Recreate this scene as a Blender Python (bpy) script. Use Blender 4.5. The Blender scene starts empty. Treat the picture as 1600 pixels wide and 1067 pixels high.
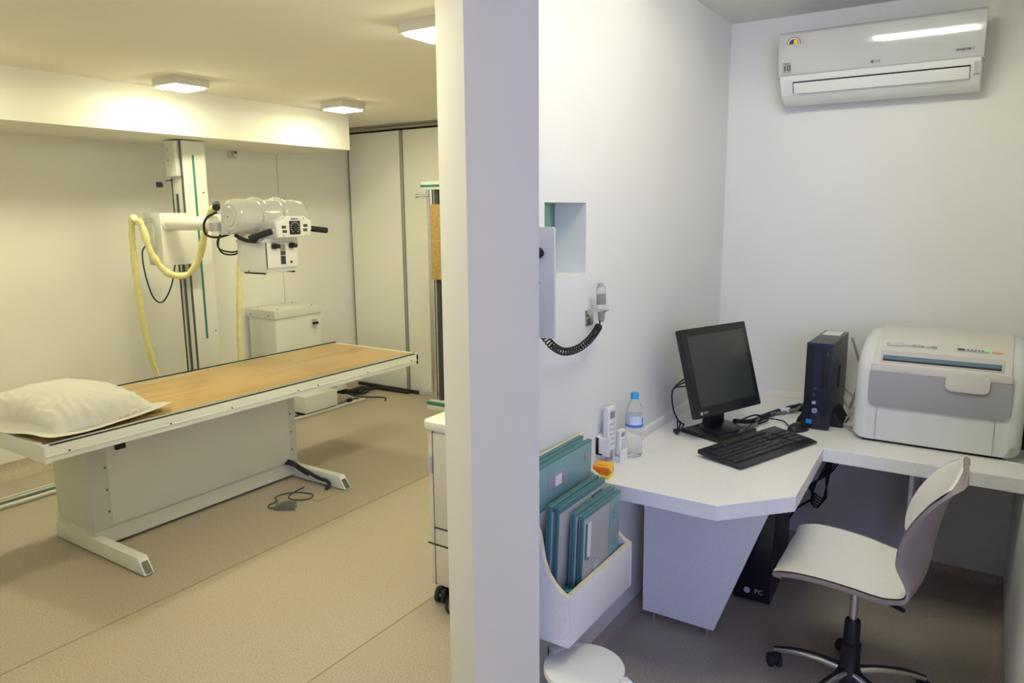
import bpy, bmesh, math, random
from mathutils import Vector, Matrix, noise
PI = math.pi
sc = bpy.context.scene
col = sc.collection
R = math.radians
random.seed(7)

# ------------------------------------------------------------------ camera
cam_d = bpy.data.cameras.new('camera')
cam = bpy.data.objects.new('camera', cam_d); col.objects.link(cam)
yaw, pitch, roll, FPX, H = .580929969, .175394281, -.00769128751, 1146.11293, 1.72
fw = Vector((-math.sin(yaw)*math.cos(pitch), math.cos(yaw)*math.cos(pitch), -math.sin(pitch)))
rt = Vector((math.cos(yaw), math.sin(yaw), 0)); up = rt.cross(fw)
rt2 = rt*math.cos(roll)+up*math.sin(roll); up2 = up*math.cos(roll)-rt*math.sin(roll)
cam.matrix_world = Matrix(((rt2.x, up2.x, -fw.x, 0), (rt2.y, up2.y, -fw.y, 0), (rt2.z, up2.z, -fw.z, H), (0, 0, 0, 1)))
cam_d.sensor_width = 36; cam_d.lens = 36*FPX/1600; cam_d.clip_start = .05
sc.camera = cam
sc.view_settings.view_transform = 'Standard'; sc.view_settings.look = 'None'
sc.view_settings.exposure = 0.0; sc.view_settings.gamma = 1; sc.view_settings.use_curve_mapping = False

# ------------------------------------------------------------------ world and light values
w = bpy.data.worlds.new('world'); sc.world = w; w.use_nodes = True
w.node_tree.nodes['Background'].inputs[0].default_value = (.62, .70, 1, 1)
w.node_tree.nodes['Background'].inputs[1].default_value = 1.0
def area(name, loc, rot, sx, sy, power, color):
    d = bpy.data.lights.new(name, 'AREA'); d.shape = 'RECTANGLE'; d.size = sx; d.size_y = sy
    d.energy = power; d.color = color
    o = bpy.data.objects.new(name, d); col.objects.link(o); o.location = loc; o.rotation_euler = rot
    return o
# daylight entering by the window behind the camera
area('window_daylight', (1.55, -1.62, 1.75), (R(90), 0, 0), 1.7, 1.2, 66, (.36, .425, 1.0))
LAMP_L, LAMP_COL_L = 98, (1, .945, .61)      # square ceiling lamps of the x-ray room
LAMP_R, LAMP_COL_R = 54, (1, .97, .80)      # tubes of the control room

# ------------------------------------------------------------------ materials
MATS = {}
def mat(name, color, rough=.5, metal=0, emis=None, estr=0, noise_amt=0, noise_scale=30, bump=0, bscale=200, coat=0, trans=0, ior=1.45, spec=.5, alpha=1):
    if name in MATS: return MATS[name]
    m = bpy.data.materials.new(name); m.use_nodes = True; MATS[name] = m
    nt = m.node_tree; b = nt.nodes['Principled BSDF']
    b.inputs['Base Color'].default_value = (*color, 1); b.inputs['Roughness'].default_value = rough
    b.inputs['Metallic'].default_value = metal; b.inputs['IOR'].default_value = ior
    b.inputs['Coat Weight'].default_value = coat; b.inputs['Transmission Weight'].default_value = trans
    b.inputs['Specular IOR Level'].default_value = spec
    if emis: b.inputs['Emission Color'].default_value = (*emis, 1); b.inputs['Emission Strength'].default_value = estr
    tc = nt.nodes.new('ShaderNodeTexCoord')
    if noise_amt:
        n = nt.nodes.new('ShaderNodeTexNoise'); n.inputs['Scale'].default_value = noise_scale; n.inputs['Detail'].default_value = 3
        nt.links.new(tc.outputs['Object'], n.inputs['Vector'])
        r = nt.nodes.new('ShaderNodeValToRGB')
        r.color_ramp.elements[0].position = .3; r.color_ramp.elements[1].position = .7
        r.color_ramp.elements[0].color = (*[c*(1-noise_amt) for c in color], 1)
        r.color_ramp.elements[1].color = (*[min(1, c*(1+noise_amt)) for c in color], 1)
        nt.links.new(n.outputs['Fac'], r.inputs['Fac']); nt.links.new(r.outputs['Color'], b.inputs['Base Color'])
    if bump:
        n2 = nt.nodes.new('ShaderNodeTexNoise'); n2.inputs['Scale'].default_value = bscale; n2.inputs['Detail'].default_value = 2
        nt.links.new(tc.outputs['Object'], n2.inputs['Vector'])
        bp = nt.nodes.new('ShaderNodeBump'); bp.inputs['Strength'].default_value = bump; bp.inputs['Distance'].default_value = .002
        nt.links.new(n2.outputs['Fac'], bp.inputs['Height']); nt.links.new(bp.outputs['Normal'], b.inputs['Normal'])
    return m
paint = mat('wall_paint', (.82, .81, .76), .62, noise_amt=.012, noise_scale=3, bump=.06, bscale=260, spec=.3)
ceilp = mat('ceiling_paint', (.84, .82, .74), .8, noise_amt=.012, noise_scale=2, bump=.05, spec=.2)
soffp = mat('soffit_paint', (.80, .79, .74), .6, noise_amt=.01, noise_scale=3, bump=.05, spec=.3)
panelp = mat('folding_panel_laminate', (.86, .85, .78), .35, noise_amt=.01, noise_scale=2)
lam = mat('white_laminate', (.85, .84, .78), .42, noise_amt=.03, noise_scale=90, bump=.03)
edgewood = mat('cream_edge', (.72, .64, .46), .6, noise_amt=.06, noise_scale=40)
wmetal = mat('white_enamel', (.72, .73, .68), .32, noise_amt=.01, noise_scale=5)
gmetal = mat('grey_white_enamel', (.62, .63, .58), .4, noise_amt=.015, noise_scale=6)
wplas = mat('white_plastic', (.80, .80, .75), .3, noise_amt=.008, noise_scale=8)
gloss = mat('glossy_white_plastic', (.56, .565, .53), .10, coat=.6, noise_amt=.005, noise_scale=8)
black = mat('black_plastic', (.012, .013, .014), .38, noise_amt=.15, noise_scale=60)
blackm = mat('matte_black', (.010, .010, .011), .6, noise_amt=.2, noise_scale=60)
rubber = mat('black_rubber', (.02, .02, .02), .75, noise_amt=.2, noise_scale=80)
chrome = mat('brushed_steel', (.70, .69, .66), .2, 1, noise_amt=.04, noise_scale=30)
darkmetal = mat('dark_steel', (.12, .12, .11), .4, .6, noise_amt=.1, noise_scale=30)
green = mat('teal_stripe', (.035, .22, .18), .4, noise_amt=.05, noise_scale=30)
teal = mat('teal_plastic', (.07, .20, .195), .4, noise_amt=.06, noise_scale=25)
tealpale = mat('pale_teal_plastic', (.20, .38, .37), .45, noise_amt=.03, noise_scale=25)
casg = mat('grey_cassette_face', (.42, .42, .40), .45, noise_amt=.02, noise_scale=40)
yellow = mat('yellow_hose_cover', (.80, .74, .36), .6, noise_amt=.06, noise_scale=22, bump=.7, bscale=45)
grey = mat('mid_grey', (.33, .33, .34), .45, noise_amt=.03, noise_scale=40)
lgrey = mat('light_grey', (.50, .50, .49), .45, noise_amt=.03, noise_scale=40)
dgrey = mat('dark_grey', (.06, .062, .062), .5, noise_amt=.05, noise_scale=40)
linkm = mat('ink', (.05, .05, .05), .6)
shell = mat('cream_seat_pad', (.86, .84, .76), .5, noise_amt=.015, noise_scale=30, bump=.08, bscale=500)
taupe = mat('taupe_shell', (.29, .235, .20), .42, noise_amt=.02, noise_scale=30)
cotton = mat('white_cotton', (.58, .565, .53), .9, noise_amt=.015, noise_scale=20, bump=.15, bscale=300, spec=.1)
orange = mat('orange_paper', (.85, .20, .02), .7, noise_amt=.03, noise_scale=40)
orangel = mat('light_orange_paper', (.95, .42, .03), .7, noise_amt=.03, noise_scale=40)
yellp = mat('yellow_paper', (.80, .76, .05), .7, noise_amt=.03, noise_scale=40)
blue = mat('blue_plastic', (.02, .19, .42), .35, noise_amt=.04, noise_scale=30)
bluecap = mat('blue_cap', (.02, .35, .66), .35, noise_amt=.03, noise_scale=30)
bluelabel = mat('blue_label', (.10, .20, .62), .5, noise_amt=.3, noise_scale=60)
palelabel = mat('pale_blue_label', (.55, .66, .80), .5, noise_amt=.15, noise_scale=50)
whitep = mat('white_paper', (.80, .80, .78), .8, noise_amt=.01)
red = mat('red_plastic', (.22, .05, .03), .4, noise_amt=.05)
maroon = mat('maroon_ink', (.30, .02, .10), .5, noise_amt=.05)
yink = mat('yellow_ink', (.90, .72, .02), .5, noise_amt=.03)
screenm = mat('dark_screen', (.035, .042, .038), .35, noise_amt=.04, noise_scale=6, spec=.6)
pcfront = mat('tower_front', (.010, .014, .035), .35, noise_amt=.1, noise_scale=60)
pcside = mat('tower_case', (.075, .075, .072), .42, .3, noise_amt=.04, noise_scale=60)
bluechip = mat('blue_sticker', (.02, .22, .62), .4, noise_amt=.1)
ledg = mat('green_led', (.1, .6, .1), .4, emis=(.3, 1, .2), estr=.35, noise_amt=.02)
slotblue = mat('slot_blue', (.10, .17, .24), .3, noise_amt=.04)
obut = mat('orange_button', (.75, .45, .28), .5, noise_amt=.03)
glassg = mat('green_lead_glass', (.40, .72, .56), .08, trans=.55, ior=1.5, noise_amt=.02)
pet = mat('clear_bottle', (.94, .97, .96), .05, trans=.96, ior=1.12, noise_amt=.005)
acry = mat('clear_acrylic', (.9, .95, .9), .05, trans=.9, ior=1.3, noise_amt=.005)
watermat = mat('water', (.93, .97, .97), .02, trans=.98, ior=1.1, noise_amt=.005)
lampL = mat('warm_diffuser', (.9, .9, .85), .5, emis=LAMP_COL_L, estr=LAMP_L)
lampR = mat('tube_diffuser', (.9, .9, .85), .5, emis=LAMP_COL_R, estr=LAMP_R)
lampframe = mat('lamp_frame', (.66, .63, .54), .5, noise_amt=.02)
gap = mat('shadow_gap', (.04, .036, .03), .8, noise_amt=.1)
seam = mat('grey_seam', (.30, .29, .25), .5, .3, noise_amt=.05, noise_scale=20)
trackm = mat('ceiling_track', (.42, .40, .33), .4, .5, noise_amt=.05)
plexig = mat('lcd_grey', (.25, .28, .26), .3, noise_amt=.03)

def floor_material():
    m = bpy.data.materials.new('speckled_vinyl'); m.use_nodes = True; nt = m.node_tree; b = nt.nodes['Principled BSDF']
    tc = nt.nodes.new('ShaderNodeTexCoord')
    n1 = nt.nodes.new('ShaderNodeTexNoise'); n1.inputs['Scale'].default_value = 140; n1.inputs['Detail'].default_value = 2
    n2 = nt.nodes.new('ShaderNodeTexNoise'); n2.inputs['Scale'].default_value = 2.2; n2.inputs['Detail'].default_value = 3
    r1 = nt.nodes.new('ShaderNodeValToRGB'); r1.color_ramp.elements[0].position = .36; r1.color_ramp.elements[1].position = .64
    r1.color_ramp.elements[0].color = (.37, .315, .245, 1); r1.color_ramp.elements[1].color = (.49, .425, .335, 1)
    mx = nt.nodes.new('ShaderNodeMixRGB'); mx.blend_type = 'MULTIPLY'; mx.inputs[0].default_value = 1
    r2 = nt.nodes.new('ShaderNodeValToRGB'); r2.color_ramp.elements[0].color = (.95, .95, .95, 1); r2.color_ramp.elements[1].color = (1.03, 1.03, 1.03, 1)
    for n in (n1, n2): nt.links.new(tc.outputs['Object'], n.inputs['Vector'])
    nt.links.new(n1.outputs['Fac'], r1.inputs['Fac']); nt.links.new(n2.outputs['Fac'], r2.inputs['Fac'])
    nt.links.new(r1.outputs[0], mx.inputs[1]); nt.links.new(r2.outputs[0], mx.inputs[2]); nt.links.new(mx.outputs[0], b.inputs['Base Color'])
    b.inputs['Roughness'].default_value = .42; b.inputs['Specular IOR Level'].default_value = .4
    bp = nt.nodes.new('ShaderNodeBump'); bp.inputs['Strength'].default_value = .08; bp.inputs['Distance'].default_value = .002
    nt.links.new(n1.outputs['Fac'], bp.inputs['Height']); nt.links.new(bp.outputs['Normal'], b.inputs['Normal'])
    return m
vinyl = floor_material()
def wood_material():
    m = bpy.data.materials.new('honey_wood_laminate'); m.use_nodes = True; nt = m.node_tree; b = nt.nodes['Principled BSDF']
    tc = nt.nodes.new('ShaderNodeTexCoord'); mp = nt.nodes.new('ShaderNodeMapping'); mp.inputs['Scale'].default_value = (46, 1.2, 40)
    n = nt.nodes.new('ShaderNodeTexNoise'); n.inputs['Scale'].default_value = 1; n.inputs['Detail'].default_value = 5; n.inputs['Distortion'].default_value = .6
    r = nt.nodes.new('ShaderNodeValToRGB'); r.color_ramp.elements[0].position = .3; r.color_ramp.elements[1].position = .72
    r.color_ramp.elements[0].color = (.38, .235, .080, 1); r.color_ramp.elements[1].color = (.56, .375, .145, 1)
    nt.links.new(tc.outputs['Object'], mp.inputs[0]); nt.links.new(mp.outputs[0], n.inputs['Vector'])
    nt.links.new(n.outputs['Fac'], r.inputs['Fac']); nt.links.new(r.outputs[0], b.inputs['Base Color'])
    b.inputs['Roughness'].default_value = .28
    return m
wood = wood_material()

# ------------------------------------------------------------------ mesh helpers
WM = {}
class MB:
    def __init__(s): s.bm = bmesh.new(); s.mats = []
    def mi(s, m):
        if m not in s.mats: s.mats.append(m)
        return s.mats.index(m)
    def add(s, bm, m, M=None):
        if M is not None: bmesh.ops.transform(bm, matrix=M, verts=bm.verts)
        i = s.mi(m); vm = {}
        for v in bm.verts: vm[v] = s.bm.verts.new(v.co)
        for f in bm.faces:
            try: nf = s.bm.faces.new([vm[v] for v in f.verts])
            except ValueError: continue
            nf.material_index = i; nf.smooth = True
        bm.free(); return s
    def box(s, x0, x1, y0, y1, z0, z1, m, bev=.003, seg=2, M=None):
        bm = bmesh.new(); bmesh.ops.create_cube(bm, size=1)
        a, b2, c = abs(x1-x0), abs(y1-y0), abs(z1-z0)
        bmesh.ops.transform(bm, matrix=Matrix.Translation(((x0+x1)/2, (y0+y1)/2, (z0+z1)/2)) @ Matrix.Diagonal((a, b2, c, 1)), verts=bm.verts)
        bev = min(bev, a*.45, b2*.45, c*.45)
        if bev > 0: bmesh.ops.bevel(bm, geom=bm.edges[:], offset=bev, segments=seg, profile=.6, affect='EDGES')
        return s.add(bm, m, M)
    def cyl(s, p0, p1, r0, m, r1=None, n=24, bev=0, M=None):
        p0, p1 = Vector(p0), Vector(p1); r1 = r0 if r1 is None else r1; d = p1-p0
        bm = bmesh.new(); bmesh.ops.create_cone(bm, cap_ends=True, segments=n, radius1=r0, radius2=r1, depth=d.length)
        if bev:
            es = [e for e in bm.edges if any(len(f.verts) > 4 for f in e.link_faces)]
            bmesh.ops.bevel(bm, geom=es, offset=bev, segments=3, profile=.5, affect='EDGES')
        q = d.to_track_quat('Z', 'Y').to_matrix().to_4x4(); q.translation = (p0+p1)/2
        bmesh.ops.transform(bm, matrix=q, verts=bm.verts)
        return s.add(bm, m, M)
    def tube(s, pts, r, m, n=10, step=6, rf=None, closed=False, M=None):
        P = spline([Vector(p) for p in pts], step) if step > 1 else [Vector(p) for p in pts]
        bm = bmesh.new(); rings = []
        t0 = (P[1]-P[0]).normalized(); ref = Vector((0, 0, 1)) if abs(t0.z) < .9 else Vector((1, 0, 0))
        nrm = (ref - t0*ref.dot(t0)).normalized()
        for i, p in enumerate(P):
            t = (P[min(i+1, len(P)-1)]-P[max(i-1, 0)]).normalized()
            nrm = (nrm - t*nrm.dot(t)).normalized(); bn = t.cross(nrm)
            rr = rf(i/(len(P)-1)) if rf else r
            rings.append([bm.verts.new(p+(nrm*math.cos(2*PI*k/n)+bn*math.sin(2*PI*k/n))*rr) for k in range(n)])
        for a, b2 in zip(rings, rings[1:]):
            for k in range(n): bm.faces.new((a[k], a[(k+1) % n], b2[(k+1) % n], b2[k]))
        bm.faces.new(rings[0][::-1]); bm.faces.new(rings[-1])
        return s.add(bm, m, M)
    def lathe(s, prof, m, c=(0, 0, 0), n=32, M=None):
        bm = bmesh.new(); rings = []
        for r, z in prof:
            rings.append([bm.verts.new((max(r, 1e-5)*math.cos(2*PI*k/n), max(r, 1e-5)*math.sin(2*PI*k/n), z)) for k in range(n)])
        for a, b2 in zip(rings, rings[1:]):
            for k in range(n): bm.faces.new((a[k], a[(k+1) % n], b2[(k+1) % n], b2[k]))
        bm.faces.new(rings[0][::-1]); bm.faces.new(rings[-1])
        T = Matrix.Translation(c)
        return s.add(bm, m, (M @ T) if M is not None else T)
    def prism(s, poly, axis, a0, a1, m, bev=0, seg=2, M=None, hole=None):
        """extrude a 2-D polygon; axis x: poly=(y,z), y: (x,z), z: (x,y)"""
        bm = bmesh.new()
        def P(u, v, a): return {'x': (a, u, v), 'y': (u, a, v), 'z': (u, v, a)}[axis]
        A = [bm.verts.new(P(u, v, a0)) for u, v in poly]; B = [bm.verts.new(P(u, v, a1)) for u, v in poly]
        bm.faces.new(A); bm.faces.new(B[::-1]); n = len(poly)
        for i in range(n): bm.faces.new((A[i], B[i], B[(i+1) % n], A[(i+1) % n]))
        bmesh.ops.recalc_face_normals(bm, faces=bm.faces)
        if bev:
            es = [e for e in bm.edges if any(len(f.verts) == n for f in e.link_faces)] if n > 4 else bm.edges[:]
            bmesh.ops.bevel(bm, geom=es, offset=bev, segments=seg, profile=.6, affect='EDGES')
        return s.add(bm, m, M)
    def grid(s, fn, nu, nv, m, M=None, close_u=False):
        bm = bmesh.new(); V = [[bm.verts.new(fn(i/nu, j/nv)) for j in range(nv+1)] for i in range(nu+1)]
        for i in range(nu):
            for j in range(nv): bm.faces.new((V[i][j], V[i+1][j], V[i+1][j+1], V[i][j+1]))
        bmesh.ops.remove_doubles(bm, verts=bm.verts, dist=1e-5)
        return s.add(bm, m, M)
    def split(s):
        out = []; seen = set()
        for f0 in s.bm.faces:
            if f0 in seen: continue
            st = [f0]; seen.add(f0); isl = []
            while st:
                f = st.pop(); isl.append(f)
                for v in f.verts:
                    for g in v.link_faces:
                        if g not in seen: seen.add(g); st.append(g)
            m = MB(); m.mats = list(s.mats); vm = {}
            for f in isl:
                for v in f.verts:
                    if v not in vm: vm[v] = m.bm.verts.new(v.co)
                nf = m.bm.faces.new([vm[v] for v in f.verts]); nf.material_index = f.material_index; nf.smooth = True
            out.append(m)
        s.bm.free(); return out
    def builds(s, name, parent=None, world=False, angle=35):
        """every loose piece becomes an object of its own"""
        return [m.build(name, parent, world, angle) for m in s.split()]
    def build(s, name, parent=None, world=False, angle=35):
        bmesh.ops.recalc_face_normals(s.bm, faces=s.bm.faces)
        if world and parent is not None:
            bmesh.ops.transform(s.bm, matrix=wmat(parent).inverted(), verts=s.bm.verts)
        me = bpy.data.meshes.new(name); s.bm.to_mesh(me); s.bm.free()
        for m in s.mats: me.materials.append(m)
        me.set_sharp_from_angle(angle=R(angle))
        o = bpy.data.objects.new(name, me); col.objects.link(o)
        if parent is not None: o.parent = parent
        return o
def wmat(o):
    M = Matrix.Identity(4)
    while o is not None:
        M = o.matrix_basis @ M; o = o.parent
    return M
def spline(P, k):
    out = []
    for i in range(len(P)-1):
        a, b, c, d = P[max(i-1, 0)], P[i], P[i+1], P[min(i+2, len(P)-1)]
        for j in range(k):
            t = j/k
            out.append(.5*((2*b)+(c-a)*t+(2*a-5*b+4*c-d)*t*t+(3*b-a-3*c+d)*t**3))
    out.append(P[-1]); return out
def thing(name, label, cat, loc=(0, 0, 0), rz=0, group=None):
    o = bpy.data.objects.new(name, None); col.objects.link(o); o.empty_display_size = .05
    o.location = loc; o.rotation_euler = (0, 0, rz); o['label'] = label; o['category'] = cat
    if group: o['group'] = group
    return o
def tag(o, label, cat, group=None, kind=None):
    o['label'] = label; o['category'] = cat
    if group: o['group'] = group
    if kind: o['kind'] = kind
    return o
def struct(o, label=None):
    o['kind'] = 'structure'
    if label: o['label'] = label
    return o
def text(name, s, size, m, parent, M, extrude=.0004, world=False, align='CENTER', shear=0, bold=0):
    """lettering as a mesh; M places the local XY plane of the text"""
    c = bpy.data.curves.new(name, 'FONT'); c.body = s; c.size = size; c.extrude = extrude; c.align_x = align; c.align_y = 'CENTER'; c.shear = shear; c.offset = bold
    t = bpy.data.objects.new(name, c); col.objects.link(t)
    dg = bpy.context.evaluated_depsgraph_get(); me = bpy.data.meshes.new_from_object(t.evaluated_get(dg))
    bpy.data.objects.remove(t); me.name = name
    me.materials.clear(); me.materials.append(m)
    if world: M = wmat(parent).inverted() @ M
    me.transform(M)
    o = bpy.data.objects.new(name, me); col.objects.link(o); o.parent = parent
    return o
def face_frame(loc, right, upv):
    r = Vector(right).normalized(); u = Vector(upv).normalized(); u = (u-r*u.dot(r)).normalized(); n = r.cross(u)
    M = Matrix((( r.x, u.x, n.x, loc[0]), (r.y, u.y, n.y, loc[1]), (r.z, u.z, n.z, loc[2]), (0, 0, 0, 1)))
    return M
def rrect(x0, x1, y0, y1, r, n=6):
    out = []
    for cx, cy, a in ((x1-r, y1-r, 0), (x0+r, y1-r, 90), (x0+r, y0+r, 180), (x1-r, y0+r, 270)):
        for k in range(n+1):
            t = R(a+90*k/n); out.append((cx+r*math.cos(t), cy+r*math.sin(t)))
    return out

# ================================================================== THE SETTING
XL, YF = -5.37, 5.27          # x-ray room: left wall, folding wall
XN, YB, XR = -1.20, 3.85, .165  # control room: wall with the opening, back wall, right wall
ZL, ZR = 2.52, 2.63           # ceilings
YA = .45                      # near wall of the x-ray room
YW, XW = -1.72, 2.75          # walls behind the camera
b = MB(); b.box(XL-.1, XW+.1, YW-.1, YF+.3, -.06, 0, vinyl, 0); struct(b.build('floor'))
b = MB(); b.box(XL-.1, -1.38, YA-.1, YF+.3, ZL, ZL+.1, ceilp, 0); struct(b.build('ceiling_left'))
b = MB(); b.box(-1.40, XW+.1, YW-.1, YB+.1, ZR, ZR+.1, paint, 0); struct(b.build('ceiling'))
b = MB(); b.box(XL-.12, XL, YA-.1, YF+.3, 0, ZL+.08, paint, 0); struct(b.build('wall_left'))
b = MB(); b.box(XL-.1, -1.38, YF+.03, YF+.15, 0, ZL+.05, gap, 0); struct(b.build('wall_far'))
b = MB(); b.box(XL-.1, -1.32, YA-.1, YA, 0, ZR, paint, 0); struct(b.build('wall_near'))
b = MB(); b.box(-1.40, -1.28, YW-.1, YA-.1, 0, ZR, paint, 0); struct(b.build('wall_corridor'))
b = MB(); b.box(-1.35, XR+.1, YB, YB+.12, 0, ZR+.05, paint, 0); struct(b.build('wall_back'))
b = MB(); b.box(XR, XR+.12, 2.15, YB+.1, 0, ZR+.05, paint, 0); struct(b.build('wall_right'))
b = MB(); b.box(XR+.12, XW, 2.15, 2.27, 0, ZR+.05, paint, 0); struct(b.build('wall_return'))
b = MB(); b.box(XW, XW+.1, YW, 2.2, 0, ZR+.05, paint, 0); struct(b.build('wall_east'))
# wall behind the camera with the window opening
b = MB()
b.box(-1.4, .65, YW-.1, YW, 0, ZR, paint, 0); b.box(2.45, XW+.1, YW-.1, YW, 0, ZR, paint, 0)
b.box(.65, 2.45, YW-.1, YW, 0, 1.1, paint, 0); b.box(.65, 2.45, YW-.1, YW, 2.4, ZR, paint, 0)
struct(b.build('wall_window'))
b = MB()
for x in (.65, 1.53, 2.41): b.box(x, x+.04, YW-.06, YW-.02, 1.1, 2.4, wmetal, .003)
b.box(.65, 2.45, YW-.06, YW-.02, 1.1, 1.14, wmetal, .003); b.box(.65, 2.45, YW-.06, YW-.02, 2.36, 2.4, wmetal, .003)
struct(b.build('window_1'))
# partition wall between the rooms: splayed end, opening with lead glass
WX0 = -1.40
NY0, NY1, NZ0, NZ1 = 2.02, 2.303, 1.502, 1.748
b = MB()
b.prism([(-1.057, 1.75), (-1.304, 1.75), (-1.50, 1.87), (WX0, 1.99), (XN, 1.955), (XN, 1.785)], 'z', 0, ZR, paint)
struct(b.build('wall_partition', angle=8), 'end of the dividing wall between the two rooms')
b = MB()
b.box(WX0, XN, 1.955, NY0, 0, ZR, paint, 0); b.box(WX0, XN, NY1, YB+.1, 0, ZR, paint, 0)
b.box(WX0, XN, NY0, NY1, 0, NZ0, paint, 0); b.box(WX0, XN, NY0, NY1, NZ1, ZR, paint, 0)
b.box(WX0, WX0+.05, YB+.1, YF+.1, 0, ZR, paint, 0)
struct(b.build('wall_divider'))
b = MB(); b.box(WX0+.035, WX0+.075, NY0, NY1, NZ0, NZ1, glassg, 0)
struct(b.build('window_2'), 'small observation window of green lead glass')
# soffit
b = MB(); b.box(XL, -4.57, YA, 4.527, 2.232, ZL+.01, soffp, .002); struct(b.build('wall_soffit'))
# coved vinyl skirtings
def cove(name, axis, fixed, sign, a0, a1, h):
    b = MB(); n = 8; prof = [(0, 0), (sign*h, 0)] + [(sign*(h-h*math.sin(R(90*k/n))), h-h*math.cos(R(90*k/n))) for k in range(1, n+1)]
    prof = [(fixed+u, v+.0005) for u, v in prof]
    b.prism(prof, 'y' if axis == 'y' else 'x', a0, a1, vinyl); return struct(b.build(name))
cove('baseboard_left', 'y', XL, 1, YA, YF, .10)
cove('baseboard_back', 'x', YB, -1, XN, XR, .05)
cove('baseboard_right', 'y', XR, -1, 2.15, YB, .05)
cove('baseboard_divider', 'y', XN, 1, 1.96, YB, .045)
# folding partition panels in the far wall
edges = [-5.36, -4.665, -3.955, -3.245, -2.535, -1.825, -1.41]
for i, (x0, x1) in enumerate(zip(edges, edges[1:])):
    b = MB(); b.box(x0+.012, x1-.012, YF, YF+.03, .012, 2.462, panelp, .003); b.box(x0+.012, x0+.022, YF-.003, YF, .012, 2.462, seam, .001)
    b.box(x1-.022, x1-.012, YF-.003, YF, .012, 2.462, seam, .001)
    d = struct(b.build('door_%d' % (i+1)))
b = MB(); b.box(XL, -1.41, YF-.03, YF+.03, 2.478, ZL, trackm, .003); b.box(-5.1, -1.41, YF-.034, YF-.028, 2.498, 2.503, gap, .001); struct(b.build('trim_1'))
b = MB(); b.box(XL, XL+.003, 4.418, 4.423, .1, 2.232, mat('painted_joint', (.50, .48, .40), .6, noise_amt=.02), .001); struct(b.build('trim_2'))
# floor seams (welded vinyl joints) and access hatch outline
b = MB()
s_m = mat('vinyl_weld', (.30, .25, .18), .6, noise_amt=.05)
b.box(-3.022, -3.017, .45, 4.7, .0002, .0012, s_m, 0)
b.box(-2.0, -1.995, .6, 5.2, .0002, .0012, s_m, 0)
b.box(-3.46, -3.30, 2.868, 2.872, .0002, .0012, s_m, 0); b.box(-3.30, -3.297, 2.87, 3.05, .0002, .0012, s_m, 0)
struct(b.build('trim_3'))
# laminate backsplash behind the worktop handled with the desk

# ================================================================== CEILING LAMPS (x-ray room)
def ceiling_lamp(x, y, label):
    t = thing('ceiling_lamp', label, 'lamp', (x, y, 2.472), 0, 'square ceiling lamps')
    s = .115
    b = MB(); b.box(-s, s, -s, s, 0, .05, lampframe, .004); b.build('lamp_frame', t)
    b = MB(); b.box(-s+.018, s-.018, -s+.018, s-.018, -.009, .001, lampL, .001); b.build('diffuser', t)
    return t
ceiling_lamp(-4.20, 2.78, 'square white ceiling lamp over the middle of the overhead soffit')
ceiling_lamp(-4.13, 4.04, 'square white ceiling lamp near the end of the soffit and the folding wall')
ceiling_lamp(-2.10, 2.62, 'lit square ceiling lamp cut off by the dividing wall at upper centre')
ceiling_lamp(-4.2, 1.40, 'square white ceiling lamp over the near end of the soffit, out of view')
ceiling_lamp(-2.10, 1.72, 'square white ceiling lamp above the near floor of the x-ray room, out of view')
ceiling_lamp(-2.10, 4.05, 'square white ceiling lamp behind the dividing wall')

# tube fittings of the control room ceiling
for i, (x, y) in enumerate(((-.45, 1.83), (-.45, 2.04), (-.45, 2.26))):
    t = thing('tube_fixture', ['slim white tube lamp on the control room ceiling, nearest of three', 'slim white tube lamp on the control room ceiling, middle of three', 'slim white tube lamp on the control room ceiling, farthest of three'][i], 'lamp', (x, y, ZR), 0, 'tube lamps overhead')
    b = MB(); b.box(-.29, .29, -.05, .05, -.05, 0, wplas, .004); b.build('housing', t)
    b = MB(); b.cyl((-.25, 0, -.07), (.25, 0, -.07), .019, lampR); b.build('tube', t)

# ================================================================== X-RAY TABLE
ZT = .75
t = thing('x_ray_table', 'long white x-ray table with honey wood top on a boxy pedestal', 'table', (-3.94, 2.5, 0))
W = dict(parent=t, world=True)
b = MB()
b.box(-4.13, -3.76, 1.79, 3.12, .09, .64, gmetal, .004)
b.box(-3.765, -3.757, 1.885, 3.06, .115, .62, wmetal, .001)
b.box(-4.135, -3.75, 1.785, 3.125, .02, .105, gmetal, .004)
b.build('pedestal', **W)
b = MB()
for k in range(4):
    z = .19+.12*k
    for y in (1.873, 3.075): b.cyl((-3.762, y, z), (-3.7555, y, z), .005, darkmetal, n=10)
b.builds('screw', **W)
for y0 in (1.765, 3.075):
    b = MB()
    x0, x1, h = -4.12, -3.31, .085
    b.prism([(x0, .006), (x1+.03, .006), (x1-.02, h), (x0, h)], 'y', y0, y0+.05, wmetal, .003)
    b.prism([(x1+.0285, .014), (x1+.0315, .014), (x1-.0165, h-.008), (x1-.0195, h-.008)], 'y', y0+.008, y0+.042, darkmetal)
    b.build('foot', **W)
X0, X1, Y0, Y1 = -4.16, -3.335, 1.42, 3.875
b = MB()
b.box(X0, X1+.001, Y0-.002, Y0+.02, ZT-.085, ZT-.004, wmetal, .002); b.box(X0, X1, Y1-.02, Y1, ZT-.085, ZT-.005, wmetal, .002)
b.box(X1-.02, X1, Y0, Y1, ZT-.082, ZT-.012, wmetal, .002); b.box(X1-.024, X1+.004, Y0, Y1, ZT-.060, ZT-.050, wmetal, .002); b.box(X0, X0+.02, Y0, Y1, ZT-.082, ZT-.012, wmetal, .002)
b.build('side_rail', **W)
b = MB(); b.box(X0+.03, X1-.035, Y0+.01, Y1-.012, ZT-.022, ZT-.006, wood, .002); b.build('table_top', **W)
b = MB()
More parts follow.
